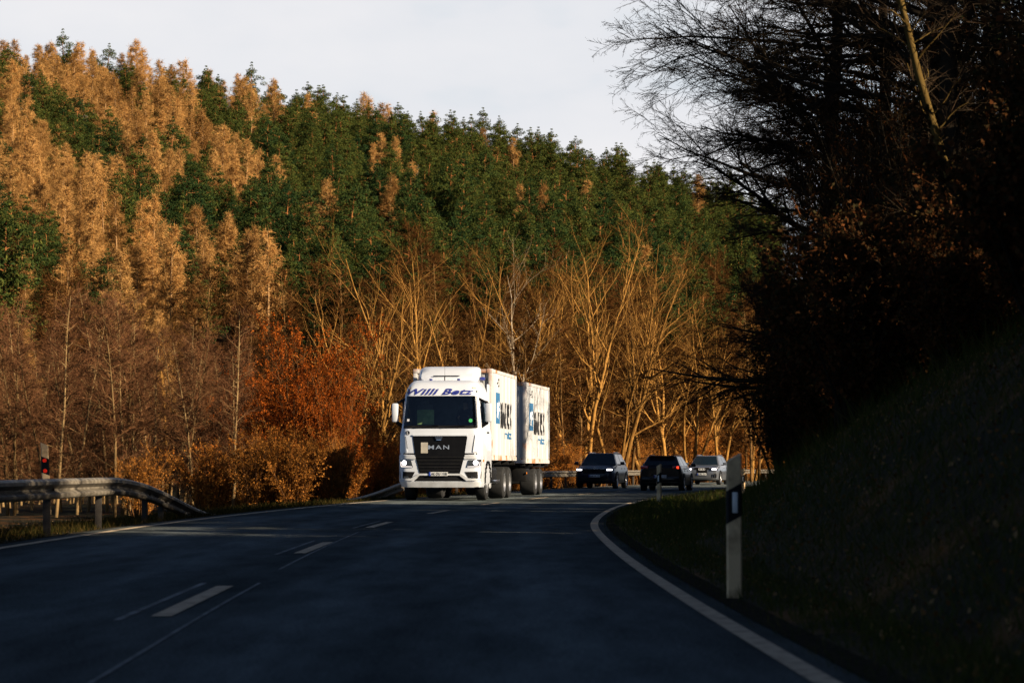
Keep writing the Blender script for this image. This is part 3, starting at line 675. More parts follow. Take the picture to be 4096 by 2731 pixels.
# ------------------------------------------------------------------ cars
def quad_patch(A, B, C, D, u0, u1, v0, v1, o, skew=0):
    """point grid on the quad A B (bottom) C D (top), pushed out by o along its normal"""
    A, B, C, D = map(Vector, (A, B, C, D)); n = (B - A).cross(D - A).normalized()
    def p(u, v): return (A * (1 - u) + B * u) * (1 - v) + (D * (1 - u) + C * u) * v + n * o
    return [p(u0, v0), p(u1, v0), p(u1, v1), p(u0, v1)], n
def plate_from(pts, n, th, bm):
    a = [bm.verts.new(p) for p in pts]; b = [bm.verts.new(p - n * th) for p in pts]; bm.faces.new(a); bm.faces.new(b[::-1])
    for k in range(len(a)): bm.faces.new((a[k], b[k], b[(k + 1) % len(a)], a[(k + 1) % len(a)]))
def car(name, label, loc, rz, paint, stations, gh, L, wheels, wr, lit_front, kind, plate, group='cars on the road'):
    root = empty(name, label, 'car', loc, rz, None)
    bm = bmesh.new(); rows = []
    for (y, hw, zb, zt) in stations:
        h = zt - zb
        sec = [(-hw * .86, zb), (-hw * .96, zb + .05), (-hw, zb + .30 * h), (-hw * 1.0, zb + .62 * h), (-hw * .965, zb + .86 * h), (-hw * .88, zt - .015), (-hw * .5, zt + .02), (0, zt + .03)]
        sec = sec + [(-x, z) for x, z in sec[-2::-1]]
        rows.append([bm.verts.new((x, y, z)) for x, z in sec])
    n = len(rows[0])
    for a in range(len(rows) - 1):
        for b in range(n):
            c = (b + 1) % n; bm.faces.new((rows[a][b], rows[a][c], rows[a + 1][c], rows[a + 1][b]))
    bm.faces.new(rows[0][::-1]); bm.faces.new(rows[-1])
    bmesh.ops.subdivide_edges(bm, edges=[e for e in bm.edges if abs(e.verts[0].co.y - e.verts[1].co.y) > .3], cuts=1)
    body = bm_obj('body', bm, M[paint], root, ang=28)
    (yb0, yb1, zb, wb, yr0, yr1, zr, wr_) = gh
    bm = bmesh.new()
    base = [(-wb, yb0), (wb, yb0), (wb, yb1), (-wb, yb1)]; roof = [(-wr_, yr0), (wr_, yr0), (wr_, yr1), (-wr_, yr1)]
    b_ = [bm.verts.new((x, y, zb)) for x, y in base]; r_ = [bm.verts.new((x, y, zr)) for x, y in roof]
    for k in range(4): bm.faces.new((b_[k], b_[(k + 1) % 4], r_[(k + 1) % 4], r_[k]))
    bm.faces.new(r_); bm.faces.new(b_[::-1])
    bmesh.ops.bevel(bm, geom=[e for e in bm.edges if e.verts[0].co.z > zr - .01 or e.verts[1].co.z > zr - .01], offset=.07, segments=3, affect='EDGES', profile=.5)
    bm_obj('cabin', bm, M[paint], root)
    B = [Vector((x, y, zb)) for x, y in base]; R = [Vector((x, y, zr)) for x, y in roof]
    def win(nm, i, j, spans, v0=.10, v1=.88, o=.006):
        for (u0, u1) in spans:
            pts, nn = quad_patch(B[i], B[j], R[j], R[i], u0, u1, v0, v1, o); b2 = bmesh.new(); plate_from(pts, nn, .02, b2); bm_obj(nm, b2, M['carglass'], root, smooth=False)
    win('windscreen', 0, 1, [(.05, .95)], .05, .90); win('side_window', 1, 2, [(.10, .46), (.50, .82), (.85, .95)]); win('side_window', 3, 0, [(.05, .15), (.18, .50), (.54, .90)]); win('rear_window', 2, 3, [(.06, .94)], .14, .90)
    for s in (-1, 1):
        for y in wheels: wheel(root, s * (stations[len(stations) // 2][1] - .105), y, wr, .235, s, wr * .68, .03)
        for y in wheels:
            bm = bmesh.new()
            for k in range(10):
                a = (k + .5) / 10 * PI; rr = wr + .05
                add_box(bm, (s * (stations[len(stations) // 2][1] - .01), y + rr * math.cos(a), wr + rr * math.sin(a)), (.05, .05, rr * PI / 10 * 1.08), 0, Matrix.Rotation(-a, 3, 'X').inverted())
            bm_obj('wheel_arch', bm, M['black_plastic'], root)
        mr = rbox('mirror', (s * (wb + .24), yb0 + .42, zb + .08), (.20, .12, .15), M[paint], root, .04)
        rbox('mirror_stalk', (s * (wb + .10), yb0 + .42, zb + .01), (.14, .06, .05), M['black_plastic'], mr, .01)
        for y in (yb0 + 1.25, yb0 + 2.15): rbox('door_handle', (s * (stations[len(stations) // 2][1] * .99), y, zb - .16), (.03, .16, .03), M['chrome'] if paint == 'car_grey' else M[paint], root, .008)
        rbox('roof_rail', (s * (wr_ - .03), (yr0 + yr1) / 2, zr + .025), (.035, (yr1 - yr0) * .86, .03), M['chrome'] if kind != 'hatch' else M['black_plastic'], root, .01)
    f0 = stations[0]; fy = f0[0]
    if kind == 'suv_a':
        rbox('grille', (0, .012, .80), (1.06, .10, .20), M['void'], root, .03); rbox('grille_trim', (0, .02, .915), (1.12, .10, .025), M['chrome'], root, .008)
        for s in (-1, 1): rbox('grille_side_trim', (s * .555, .02, .81), (.025, .10, .19), M['chrome'], root, .008)
        bm = bmesh.new(); add_rod(bm, (0, -.05, .93), (0, .03, .935), .055, 16); bm_obj('emblem', bm, M['letter_silver'], root)
        rbox('lower_intake', (0, .03, .44), (1.3, .12, .18), M['void'], root, .03)
    if kind == 'suv_b':
        gr = panel('grille', [(-.38, .96), (.38, .96), (.50, .84), (.42, .56), (-.42, .56), (-.50, .84)], M['void'], root, .012, .05, fn=lambda x, z: .0 + .10 * (x / .9) ** 2)
        for k in range(4):
            bm = bmesh.new(); c = Vector((-.126 + k * .084, -.03, .86))
            for q in range(16):
                a0 = q / 16 * 2 * PI; a1 = (q + 1) / 16 * 2 * PI; add_rod(bm, c + .055 * Vector((math.cos(a0), 0, math.sin(a0))), c + .055 * Vector((math.cos(a1), 0, math.sin(a1))), .010, 5)
            bm_obj('emblem_ring', bm, M['letter_white'], gr)
        for s in (-1, 1):
            sl = rbox('side_intake', (s * .66, .06, .50), (.32, .12, .22), M['void'], root, .03)
            for k in (-.07, .06): rbox('intake_fin', (s * .66 + k, -.005, .47), (.03, .03, .12), M['chrome'], sl, .006)
    if kind != 'hatch':
        for s in (-1, 1):
            hl = rbox('headlight', (s * .69, .085, .87), (.34, .20, .15), M['lens_dark'], root, .035, Matrix.Rotation(s * math.radians(20), 3, 'Z'))
            rbox('lamp', (s * .695, -.012 + .012, .865), (.27, .05, .075), M['lamp'], hl, .02, Matrix.Rotation(s * math.radians(20), 3, 'Z'))
        p = rbox('licence_plate', (0, -.025, .585), (.52, .02, .11), M['plate_white'], root, .004); py = -.040; tz0, tz1 = .55, .62
        rbox('plate_band', (-.237, -.037, .585), (.045, .008, .10), M['plate_blue'], p, .002)
        me = text_mesh(plate, offset=.02); me, co = fit_text(me, -.20, .245, tz0, tz1); set_co(me, np.stack([co[:, 0], np.full(len(co), py), co[:, 1]], -1)); link('plate_lettering', me, M['letter_black'], p)
    else:
        # rear end carries the detail: lamps, plate, bumper, exhaust
        ye = L
        for s in (-1, 1):
            tl = rbox('tail_light', (s * .66, ye - .115, .96), (.36, .16, .16), M['red_lens'], root, .04, Matrix.Rotation(-s * math.radians(18), 3, 'Z'))
            rbox('lamp', (s * -.70 if False else s * .72, ye - .055, .96), (.09, .05, .11), M['tail_on'] if s < 0 else M['red_lens'], tl, .015, Matrix.Rotation(-s * math.radians(24), 3, 'Z'))
            rbox('reverse_lamp', (s * .56, ye - .03, .90), (.07, .03, .05), M['plate_white'], tl, .01)
            bm = bmesh.new(); add_rod(bm, (s * .5, ye - .3, .26), (s * .5, ye + .02, .26), .04, 12); bm_obj('exhaust', bm, M['dark_metal'], root)
        rbox('rear_bumper', (0, ye - .12, .48), (1.66, .26, .34), M[paint], root, .08)
        rbox('tailgate_spoiler', (0, yr1 + .10, zr - .02), (1.05, .26, .04), M[paint], root, .015)
        p = rbox('licence_plate', (0, ye + .02, .60), (.52, .02, .11), M['plate_white'], root, .004)
        rbox('plate_band', (.237, ye + .032, .60), (.045, .008, .10), M['plate_blue'], p, .002)
        me = text_mesh(plate, offset=.02); me, co = fit_text(me, -.20, .245, .565, .635); set_co(me, np.stack([-co[:, 0], np.full(len(co), ye + .036), co[:, 1]], -1)); link('plate_lettering', me, M['letter_black'], p)
        me = text_mesh('GTD', offset=.02); me, co = fit_text(me, -.72, -.50, .74, .79); set_co(me, np.stack([-co[:, 0], np.full(len(co), ye + .012), co[:, 1]], -1)); 
        bpy.data.meshes.remove(me)
    if lit_front: pass
    return root
SUV = [(0, .66, .36, .80), (.05, .80, .30, .93), (.22, .88, .25, .99), (.6, .915, .22, 1.03), (1.15, .925, .22, 1.09), (2.3, .93, .22, 1.11), (3.6, .93, .22, 1.12), (4.15, .91, .25, 1.10), (4.42, .87, .30, 1.02), (4.5, .80, .36, .94)]
SUVG = (1.02, 4.32, 1.08, .835, 1.80, 3.85, 1.63, .60)
HAT = [(0, .64, .30, .70), (.06, .78, .24, .82), (.25, .85, .20, .90), (.7, .885, .19, .95), (1.1, .895, .19, .99), (2.2, .90, .19, 1.02), (3.4, .90, .20, 1.04), (3.95, .88, .24, 1.04), (4.18, .85, .28, 1.0), (4.27, .80, .34, .92)]
HATG = (.98, 4.08, .99, .80, 1.75, 3.62, 1.46, .575)
def place(px, Y): return (xat(px, Y), Y, 0)
car('car', 'dark blue SUV with bright headlights, coming towards the camera just behind the lorry', place(2377, 113.5), -math.radians(11.5), 'car_blue', SUV, SUVG, 4.5, (.88, 3.55), .355, True, 'suv_a', 'DM AI 70')
# the hatchback drives away: its rear faces the camera
a = -math.radians(11.0); Yh = 102.5; ph = Vector((xat(2640, Yh), Yh, 0)); R180 = Matrix.Rotation(a + PI, 3, 'Z'); pf = ph - R180 @ Vector((0, 4.27, 0))
car('car', 'black hatchback seen from behind with one tail light glowing red', tuple(pf), a + PI, 'car_black', HAT, HATG, 4.27, (.85, 3.48), .325, False, 'hatch', 'L EB 101')
car('car', 'silver grey SUV with four rings on its grille, farthest of the oncoming cars', place(2806, 138), -math.radians(13.5), 'car_grey', SUV, SUVG, 4.5, (.88, 3.55), .36, True, 'suv_b', 'E PC 241')
for o in COL.objects:
    if o.name.startswith('car') and o.parent is None and o.type == 'EMPTY': o['group'] = 'cars on the road'

# ------------------------------------------------------------------ crash barriers and delineators
WP = [(.015, -.155), (.06, -.145), (.092, -.115), (.092, -.07), (.0, -.025), (.0, .005), (.097, .065), (.097, .115), (.06, .145), (.015, .155)]
def guard_rail(name, label, ys, dfun, zfun, posts, group):
    y0 = ys[0]; bx, by = off(y0, dfun(y0)); root = empty(name, label, 'crash barrier', (bx, by, 0), 0, group)
    bm = bmesh.new(); prev = None
    for y in ys:
        x, yy = off(y, dfun(y)); s = slope(y); n = Vector((1, -s, 0)).normalized()
        zc = zfun(y)
        cur = []
        for th in (0, .006):
            cur.append([bm.verts.new(Vector((x - bx, yy - by, zc + q)) + n * (p - th)) for p, q in WP])
        if prev:
            m = len(WP)
            for k in range(m - 1):
                bm.faces.new((prev[0][k], prev[0][k + 1], cur[0][k + 1], cur[0][k])); bm.faces.new((prev[1][k + 1], prev[1][k], cur[1][k], cur[1][k + 1]))
            for k in (0, m - 1): bm.faces.new((prev[0][k], cur[0][k], cur[1][k], prev[1][k]))
        prev = cur
    bm_obj('beam', bm, M['zinc'], root, ang=50)
    for y in posts:
        x, yy = off(y, dfun(y) - .09); g0 = gz1(x, yy) - .3; zt = zfun(y) + .08
        bm = bmesh.new(); add_box(bm, (x - bx, yy - by, (g0 + zt) / 2), (.11, .06, zt - g0), .008); add_box(bm, (x - bx + .06, yy - by, zfun(y)), (.10, .08, .20), .008); bm_obj('post', bm, M['post_steel'], root)
    return root
def rz1(y): return .665 - .92 * float(sm(42.0, 58.5, y))
guard_rail('guard_rail', 'galvanised crash barrier on the left verge, its end sloping down into the ground', list(np.arange(14, 58.6, .75)), lambda y: -4.52 - .0024 * max(0, y - 37) ** 2, rz1, [17.4, 21.4, 25.4, 29.4, 33.4, 37.4, 41.8, 46.8, 48.9], 'crash barriers')
def rz2(y): return -.12 + .765 * float(sm(74, 90, y))
guard_rail('guard_rail', 'galvanised crash barrier along the outside of the bend behind the lorry and cars', list(np.arange(74, 215, 1.2)), lambda y: -5.25 - .0 * y, rz2, list(np.arange(82, 214, 4.0)), 'crash barriers')

def delineator(label, loc, rz, H, kind, lean=(0, 0), band=True, group='roadside delineator posts'):
    root = empty('delineator_post', label, 'delineator post', loc, rz, group)
    root.rotation_euler = (lean[0], lean[1], rz)
    sec = [(-.058, -.028), (-.045, -.045), (.045, -.045), (.058, -.028), (.05, .03), (0, .062), (-.05, .03)]
    def body(z0f, z1f, mat, nm, g=0.):
        bm = bmesh.new(); a = []; b = []
        for x, y in sec:
            x *= 1 + g; y *= 1 + g
            a.append(bm.verts.new((x, y, z0f(x)))); b.append(bm.verts.new((x, y, z1f(x))))
        bm.faces.new(a[::-1]); bm.faces.new(b)
        for k in range(len(a)): bm.faces.new((a[k], a[(k + 1) % len(a)], b[(k + 1) % len(a)], b[k]))
        return bm_obj(nm, bm, mat, root, ang=30)
    k = .55 if kind == 'right' else -.45
    top = lambda x: H + .10 * 0 + x * .55 * (1 if kind == 'right' else -1)
    body(lambda x: -.3, top, M['plastic_white'], 'post')
    zt = H - .22 if kind == 'right' else H - .20; zb = zt - .25
    if band: 
        bd = body(lambda x: zb + k * x, lambda x: zt + k * x, M['black_plastic'], 'black_band', .035)
        if kind == 'right':
            bm = bmesh.new(); add_box(bm, (.004, -.050, (zt + zb) / 2 + .005), (.040, .012, .155), .004); bm_obj('reflector', bm, M['reflector_white'], bd)
        else:
            for z in (zt - .045, zb + .05):
                bm = bmesh.new(); add_rod(bm, (-.004, -.046, z), (-.004, -.054, z), .030, 16); bm_obj('reflector', bm, M['reflector_red'], bd)
    return root
delineator('white delineator post with black band and oblong reflector standing close on the right verge', (xat(2932, 18.8), 18.8, .03), math.radians(4), 1.04, 'right')
delineator('weathered white delineator post on the right verge in front of the black hatchback', (xat(2636, 63.5), 63.5, 0), math.radians(-32), 1.04, 'right')
delineator('pale delineator post half hidden behind the close one at the foot of the bank', (xat(2972, 84), 84, -.06), math.radians(-35), .98, 'right')
dp = delineator('white delineator with two red reflectors fixed on top of the left crash barrier', (xat(190, 37.5), 37.5, .58), math.radians(6), .76, 'left', (0, math.radians(-3)))

# ------------------------------------------------------------------ tree generators
def rng_(s): return np.random.default_rng(s)
def unit(v): v = np.asarray(v, float); return v / (np.linalg.norm(v) + 1e-9)
def rot_about(v, axis, a):
    axis = unit(axis); return v * math.cos(a) + np.cross(axis, v) * math.sin(a) + axis * np.dot(axis, v) * (1 - math.cos(a))
def walk(rng, p, d, L, n, wander, up):
    pts = [np.array(p, float)]; d = unit(d)
    for k in range(n):
        d = unit(d + rng.normal(size=3) * wander + np.array([0, 0, up])); pts.append(pts[-1] + d * L / n)
    return np.array(pts)
def sample(pts, t):
    f = t * (len(pts) - 1); i = min(int(f), len(pts) - 2); u = f - i
    return pts[i] * (1 - u) + pts[i + 1] * u, unit(pts[i + 1] - pts[i])
def side_dir(rng, d, ang, az=None):
    ref = np.array([0, 0, 1.]) if abs(d[2]) < .9 else np.array([1., 0, 0])
    u = unit(np.cross(d, ref)); a = rng.uniform(0, 2 * PI) if az is None else az
    return rot_about(rot_about(d, u, ang), d, a)
def grow(wood, tw, rng, p, d, L, r, lev, S):
    """S: per level dict(n, wander, up, kids, a0, a1, lr, t0, sides); the last level's twigs go to tw (lists)"""
    s = S[lev]; pts = walk(rng, p, d, L, s['n'], s['wander'], s['up'])
    rad = np.linspace(r, max(r * s.get('tip', .25), .004), len(pts)); wood.tube(pts, rad, s['sides'])
    K = s['kids']; K = int(K * rng.uniform(.8, 1.2) + .5)
    for k in range(K):
        t = s['t0'] + (1 - s['t0']) * (k + rng.uniform(0, 1)) / K
        q, dd = sample(pts, min(t, .999)); nd = side_dir(rng, dd, math.radians(rng.uniform(s['a0'], s['a1'])))
        nd = unit(nd + np.array(s.get('bias', (0, 0, 0))))
        l = L * s['lr'] * (1 - s.get('taper', .55) * t) * rng.uniform(.7, 1.25); rr = max(.004, (r * (1 - t) + r * s.get('tip', .25) * t) * s.get('rr', .55))
        if lev + 1 < len(S): grow(wood, tw, rng, q, nd, l, rr, lev + 1, S)
        else: tw[0].append(q); tw[1].append(q + nd * l + np.array([0, 0, s.get('droop', 0) * l]))
def finish_twigs(geo, tw, w, rng, extra=2, spread=.45):
    """turn twig segments into slivers plus finer side twigs"""
    if not tw[0]: return
    p0 = np.array(tw[0]); p1 = np.array(tw[1]); geo.slivers(p0, p1, w, rng)
    for e in range(extra):
        t = rng.uniform(.2, .95, len(p0))[:, None]; q = p0 * (1 - t) + p1 * t; d = p1 - p0; l = np.linalg.norm(d, axis=1)[:, None]
        nd = d / (l + 1e-9) + rng.normal(size=d.shape) * spread; nd /= np.linalg.norm(nd, axis=1)[:, None]
        geo.slivers(q, q + nd * l * rng.uniform(.3, .65, len(p0))[:, None], w * .75, rng)
PROTO = []
def thing2(name, label, cat, trunk_me, crown_me, bark, leaf, group):
    o = empty(name, label, cat, (0, 0, -500), 0, group); link('trunk', trunk_me, bark, o)
    if crown_me: link('crown', crown_me, leaf, o)
    PROTO.append(o); return o

def make_pine(seed, H=11.2, W=4.2, base=.32):
    rng = rng_(seed); tr = Geo(); cr = Geo()
    pts = walk(rng, (0, 0, -.5), (0, 0, 1), H * .97, 9, .03, .05); tr.tube(pts, np.linspace(.20, .03, len(pts)), 6)
    nb = 24; C = []
    for k in range(nb):
        t = base + (1 - base) * (k + rng.uniform(0, .9)) / nb; q, dd = sample(pts, min(t, .99)); u = (t - base) / (1 - base)
        prof = (1 - u) ** .62 * (.6 + .4 * min(1, u * 5)); a = k * 2.4 + rng.uniform(-.5, .5); Lb = W / 2 * prof * rng.uniform(.65, 1.2) + .25
        d = unit((math.cos(a), math.sin(a), rng.uniform(.05, .5))); e = q + d * Lb
        bp = walk(rng, q, d, Lb, 3, .1, .06); tr.tube(bp, np.linspace(.05, .015, 4), 4)
        for j in range(4 if Lb > 1.0 else 2):
            c = bp[-1] if j == 0 else bp[max(1, 3 - j)] + rng.normal(size=3) * .38; C.append((c, (.32 + .42 * prof) * rng.uniform(.6, 1.25) * (1 if j == 0 else .8)))
    C.append((pts[-1], .34)); C.append((pts[-1] + np.array([0, 0, .45]), .22)); C.append((pts[-1] + np.array([0, 0, .85]), .14))
    for c, R in C:
        n = int(210 * (R / .7) ** 2) + 20; v = rng.normal(size=(n, 3)); v /= np.linalg.norm(v, axis=1)[:, None]; nv = v.copy(); v *= (rng.uniform(.45, 1.12, n) ** .5)[:, None]
        v[:, 2] = v[:, 2] * .68 + .06; cr.facing(c + v * R * np.array([1.25, 1.25, 1.0]), nv + np.array([0, 0, .35]), rng.uniform(.11, .25, n), rng, .45, .6)
    return tr.mesh('trunk'), cr.mesh('crown')
def make_larch(seed, H=11.8, W=4.8, base=.18):
    rng = rng_(seed); tr = Geo(); cr = Geo(); P0 = []; P1 = []
    pts = walk(rng, (0, 0, -.5), (0, 0, 1), H, 9, .018, .05); tr.tube(pts, np.linspace(.19, .015, len(pts)), 6)
    nb = 84
    for k in range(nb):
        t = base + (1 - base) * ((k + rng.uniform(0, 1)) / nb) ** .9; q, dd = sample(pts, min(t, .995)); u = (t - base) / (1 - base)
        Lb = W / 2 * ((1 - u) ** .75) * (.65 + .35 * min(1, u * 5)) * rng.uniform(.55, 1.2) + .18; a = rng.uniform(0, 2 * PI)
        bp = walk(rng, q, unit((math.cos(a), math.sin(a), rng.uniform(-.15, .35))), Lb, 4, .09, .05); tr.tube(bp, np.linspace(.03, .01, 5), 3)
        m = int(14 + 26 * Lb)
        for j in range(m):
            s_, sd = sample(bp, rng.uniform(.12, .999)); d = unit(sd * .7 + rng.normal(size=3) * .75 + np.array([0, 0, rng.uniform(-.35, .25)])); P0.append(s_); P1.append(s_ + d * rng.uniform(.25, .75))
    cr.slivers(np.array(P0), np.array(P1), .042, rng)
    p0 = np.array(P0); p1 = np.array(P1); t = rng.uniform(.3, .9, len(p0))[:, None]; q = p0 * (1 - t) + p1 * t
    cr.slivers(q, q + rng.normal(size=q.shape) * .18, .036, rng)
    return tr.mesh('trunk'), cr.mesh('crown')
def make_alder(seed, H=8.5, W=3.0, wtw=.022):
    rng = rng_(seed); tr = Geo(); cr = Geo(); P0 = []; P1 = []
    pts = walk(rng, (0, 0, -.4), (rng.uniform(-.06, .06), rng.uniform(-.06, .06), 1), H, 8, .05, .06); tr.tube(pts, np.linspace(.075, .012, len(pts)), 5)
    for k in range(58):
        t = .16 + .84 * (k + rng.uniform(0, 1)) / 58; q, dd = sample(pts, min(t, .995))
        Lb = W / 2 * (1.05 - t) ** .5 * rng.uniform(.5, 1.2); a = rng.uniform(0, 2 * PI)
        bp = walk(rng, q, unit((math.cos(a), math.sin(a), rng.uniform(.05, .8))), Lb, 4, .14, .05); tr.tube(bp, np.linspace(.016, .006, 5), 3)
        for j in range(int(8 + 16 * Lb)):
            s_, sd = sample(bp, rng.uniform(.15, .999)); d = unit(sd + rng.normal(size=3) * .6 + np.array([0, 0, .1])); P0.append(s_); P1.append(s_ + d * rng.uniform(.2, .6))
    tw = (P0, P1); finish_twigs(cr, tw, wtw, rng, 2, .6)
    return tr.mesh('trunk'), cr.mesh('crown')
def make_bare(seed, H=17., stems=4, spread=.22, wtw=.014):
    """tall bare broadleaf with several ascending stems"""
    rng = rng_(seed); tr = Geo(); cr = Geo(); tw = ([], [])
    S = [dict(n=9, wander=.08, up=.025, kids=12, a0=22, a1=52, lr=.48, t0=.24, sides=6, taper=.6, rr=.6, tip=.12),
         dict(n=6, wander=.13, up=.05, kids=8, a0=22, a1=52, lr=.46, t0=.15, sides=4, taper=.5, rr=.55, tip=.2),
         dict(n=4, wander=.13, up=.05, kids=7, a0=18, a1=50, lr=.50, t0=.1, sides=3, taper=.4, rr=.6, tip=.3)]
    for k in range(stems):
        a = k / stems * 2 * PI + rng.uniform(-.5, .5); sp = spread * rng.uniform(.4, 1.2); l = H * rng.uniform(.78, 1.04)
        grow(tr, tw, rng, (.18 * math.cos(a), .18 * math.sin(a), -.4), unit((sp * math.cos(a), sp * math.sin(a), 1)), l, .165 * rng.uniform(.7, 1.15), 0, S)
    finish_twigs(cr, tw, wtw, rng, 1, .4)
    return tr.mesh('trunk', True), cr.mesh('crown')
def make_bush(seed, H=6., W=5., leafy=1., nst=30, lsz=(.045, .095)):
    rng = rng_(seed); tr = Geo(); cr = Geo(); P0 = []; P1 = []; L = []
    for k in range(nst):
        a = rng.uniform(0, 2 * PI); sp = rng.uniform(.02, .95) * W / H * .55; b = rng.uniform(0, .45) * W / 5
        l = H * rng.uniform(.62, 1.0); pts = walk(rng, (b * math.cos(a), b * math.sin(a), -.3), unit((sp * math.cos(a), sp * math.sin(a), 1)), l, 7, .07, .02)
        tr.tube(pts, np.linspace(.035, .008, 8), 4)
        for j in range(16):
            q, d = sample(pts, rng.uniform(.22, .99)); e = walk(rng, q, side_dir(rng, d, math.radians(rng.uniform(15, 50))), l * rng.uniform(.10, .24), 3, .15, .05); tr.tube(e, np.linspace(.010, .004, 4), 3)
            for i_ in range(8):
                s_, sd = sample(e, rng.uniform(.1, .99)); nd = unit(sd + rng.normal(size=3) * .5); p1 = s_ + nd * rng.uniform(.12, .40); P0.append(s_); P1.append(p1)
    P0 = np.array(P0); P1 = np.array(P1); cr.slivers(P0, P1, .016, rng)
    m = int(len(P0) * leafy)
    for rep in range(5):
        ii = rng.integers(0, len(P0), m); t = rng.uniform(.1, 1.1, m)[:, None]; c = P0[ii] * (1 - t) + P1[ii] * t + rng.normal(size=(m, 3)) * .03
        cr.leaves(c, rng.uniform(lsz[0], lsz[1], m), rng, 0, .6)
    return tr.mesh('trunk'), cr.mesh('crown')
def make_dark(seed, H=15., bias=None, spread=.5, wtw=.011, dens=1., t0=.2, nl=19):
    """broad bare tree with long arching limbs; bias pulls its limbs to one side"""
    rng = rng_(seed); tr = Geo(); cr = Geo(); tw = ([], [])
    b = bias or (0, 0, 0)
    S = [dict(n=7, wander=.07, up=.0, kids=11 * dens, a0=20, a1=55, lr=.48, t0=.14, sides=5, taper=.5, rr=.5, tip=.12, bias=tuple(.35 * v for v in b)),
         dict(n=5, wander=.11, up=.0, kids=9 * dens, a0=22, a1=60, lr=.46, t0=.1, sides=4, taper=.45, rr=.55, tip=.25, bias=tuple(.22 * v for v in b)),
         dict(n=4, wander=.15, up=.02, kids=8, a0=20, a1=55, lr=.42, t0=.08, sides=3, taper=.35, rr=.55, tip=.4, bias=tuple(.1 * v for v in b))]
    pts = walk(rng, (0, 0, -.6), unit((-.03 if bias else 0, 0, 1)), H, 9, .035, .04); tr.tube(pts, np.linspace(.26, .05, len(pts)), 8)
    for k in range(nl):
        t = t0 + (.98 - t0) * (k + rng.uniform(0, .8)) / nl; q, dd = sample(pts, min(t, .99)); a = rng.uniform(0, 2 * PI)
        d = np.array([math.cos(a), math.sin(a), rng.uniform(.15, .7)])
        if bias: d = unit(d * .75 + np.array(b) * rng.uniform(.5, 1.5))
        grow(tr, tw, rng, q, unit(d), H * .46 * (1.08 - t * .62) * rng.uniform(.75, 1.2), .085 * (1.15 - t) * 1.25, 0, S)
    finish_twigs(cr, tw, wtw, rng, 2, .45)
    return tr.mesh('trunk', True), cr.mesh('crown')
def make_spruce(seed, H=16., W=5.5):
    rng = rng_(seed); tr = Geo(); cr = Geo()
    pts = walk(rng, (0, 0, -.6), (0, 0, 1), H, 8, .012, .05); tr.tube(pts, np.linspace(.22, .02, len(pts)), 6)
    C = []
    for k in range(120):
        t = .08 + .91 * (k + rng.uniform(0, 1)) / 120; q, _ = sample(pts, min(t, .995)); Lb = W / 2 * (1.02 - t) ** .85 * rng.uniform(.7, 1.15) + .15; a = rng.uniform(0, 2 * PI)
        bp = walk(rng, q, unit((math.cos(a), math.sin(a), -.12)), Lb, 4, .06, -.05); tr.tube(bp, np.linspace(.03, .008, 5), 3)
        m = int(14 + 30 * Lb)
        for j in range(m):
            s_, sd = sample(bp, rng.uniform(.1, .999)); C.append(s_ + rng.normal(size=3) * np.array([.18, .18, .13]) + np.array([0, 0, -.08]))
    C = np.array(C); cr.leaves(C, rng.uniform(.16, .34, len(C)), rng, 0, .4)
    return tr.mesh('trunk'), cr.mesh('crown')

# ------------------------------------------------------------------ the wooded hill
def pool(fn, name, label, cat, bark, leaf, group, specs): return [thing2(name, label, cat, *fn(**s), M[bark], M[leaf], group) for s in specs]
PINE = pool(make_pine, 'pine_tree', '', 'tree', 'pine_bark', 'pine', None, [dict(seed=11), dict(seed=12, W=4.9, base=.4), dict(seed=13, W=3.5, base=.28), dict(seed=14, W=4.6, base=.35), dict(seed=15, W=3.9, base=.45), dict(seed=16, W=4.3, base=.3, H=10)])
LARCH = pool(make_larch, 'larch_tree', '', 'tree', 'larch_bark', 'larch', None, [dict(seed=21), dict(seed=22, W=4.0), dict(seed=23, W=5.4, base=.24), dict(seed=24, W=4.5, base=.12), dict(seed=25, W=5.0, H=10.5)])
ALDER = pool(make_alder, 'alder_tree', '', 'tree', 'alder_bark', 'alder', None, [dict(seed=31), dict(seed=32, W=2.6), dict(seed=33, W=3.4), dict(seed=34, W=3.0)])
THICK = pool(make_alder, 'thicket_tree', '', 'tree', 'thick_bark', 'olive', None, [dict(seed=36, W=3.6, wtw=.03), dict(seed=37, W=4.0, wtw=.03), dict(seed=38, W=3.2, wtw=.03)])
BARE = pool(make_bare, 'bare_tree', '', 'tree', 'ash_bark', 'ash', None, [dict(seed=41, stems=2, spread=.26), dict(seed=42, stems=3, spread=.36), dict(seed=43, stems=2, spread=.20), dict(seed=44, stems=4, spread=.40)])
BUSH = pool(make_bush, 'rust_bush', '', 'bush', 'rust_bark', 'rust_leaf', None, [dict(seed=51, leafy=1.0, nst=34), dict(seed=52, leafy=1.0, H=6, W=4.2, nst=30)])
BRUSH = pool(make_bush, 'brush', '', 'bush', 'rust_bark', 'brush', None, [dict(seed=61, leafy=.35, H=3.4, W=3.2, nst=26, lsz=(.05, .11)), dict(seed=62, leafy=.22, H=3.8, W=2.8, nst=26, lsz=(.05, .10)), dict(seed=63, leafy=.5, H=3.0, W=3.4, nst=24, lsz=(.05, .11))])
DARK = pool(make_dark, 'bank_tree', '', 'tree', 'dark_bark', 'dark_twig', None, [dict(seed=71, H=14), dict(seed=72, H=15), dict(seed=73, H=13)])
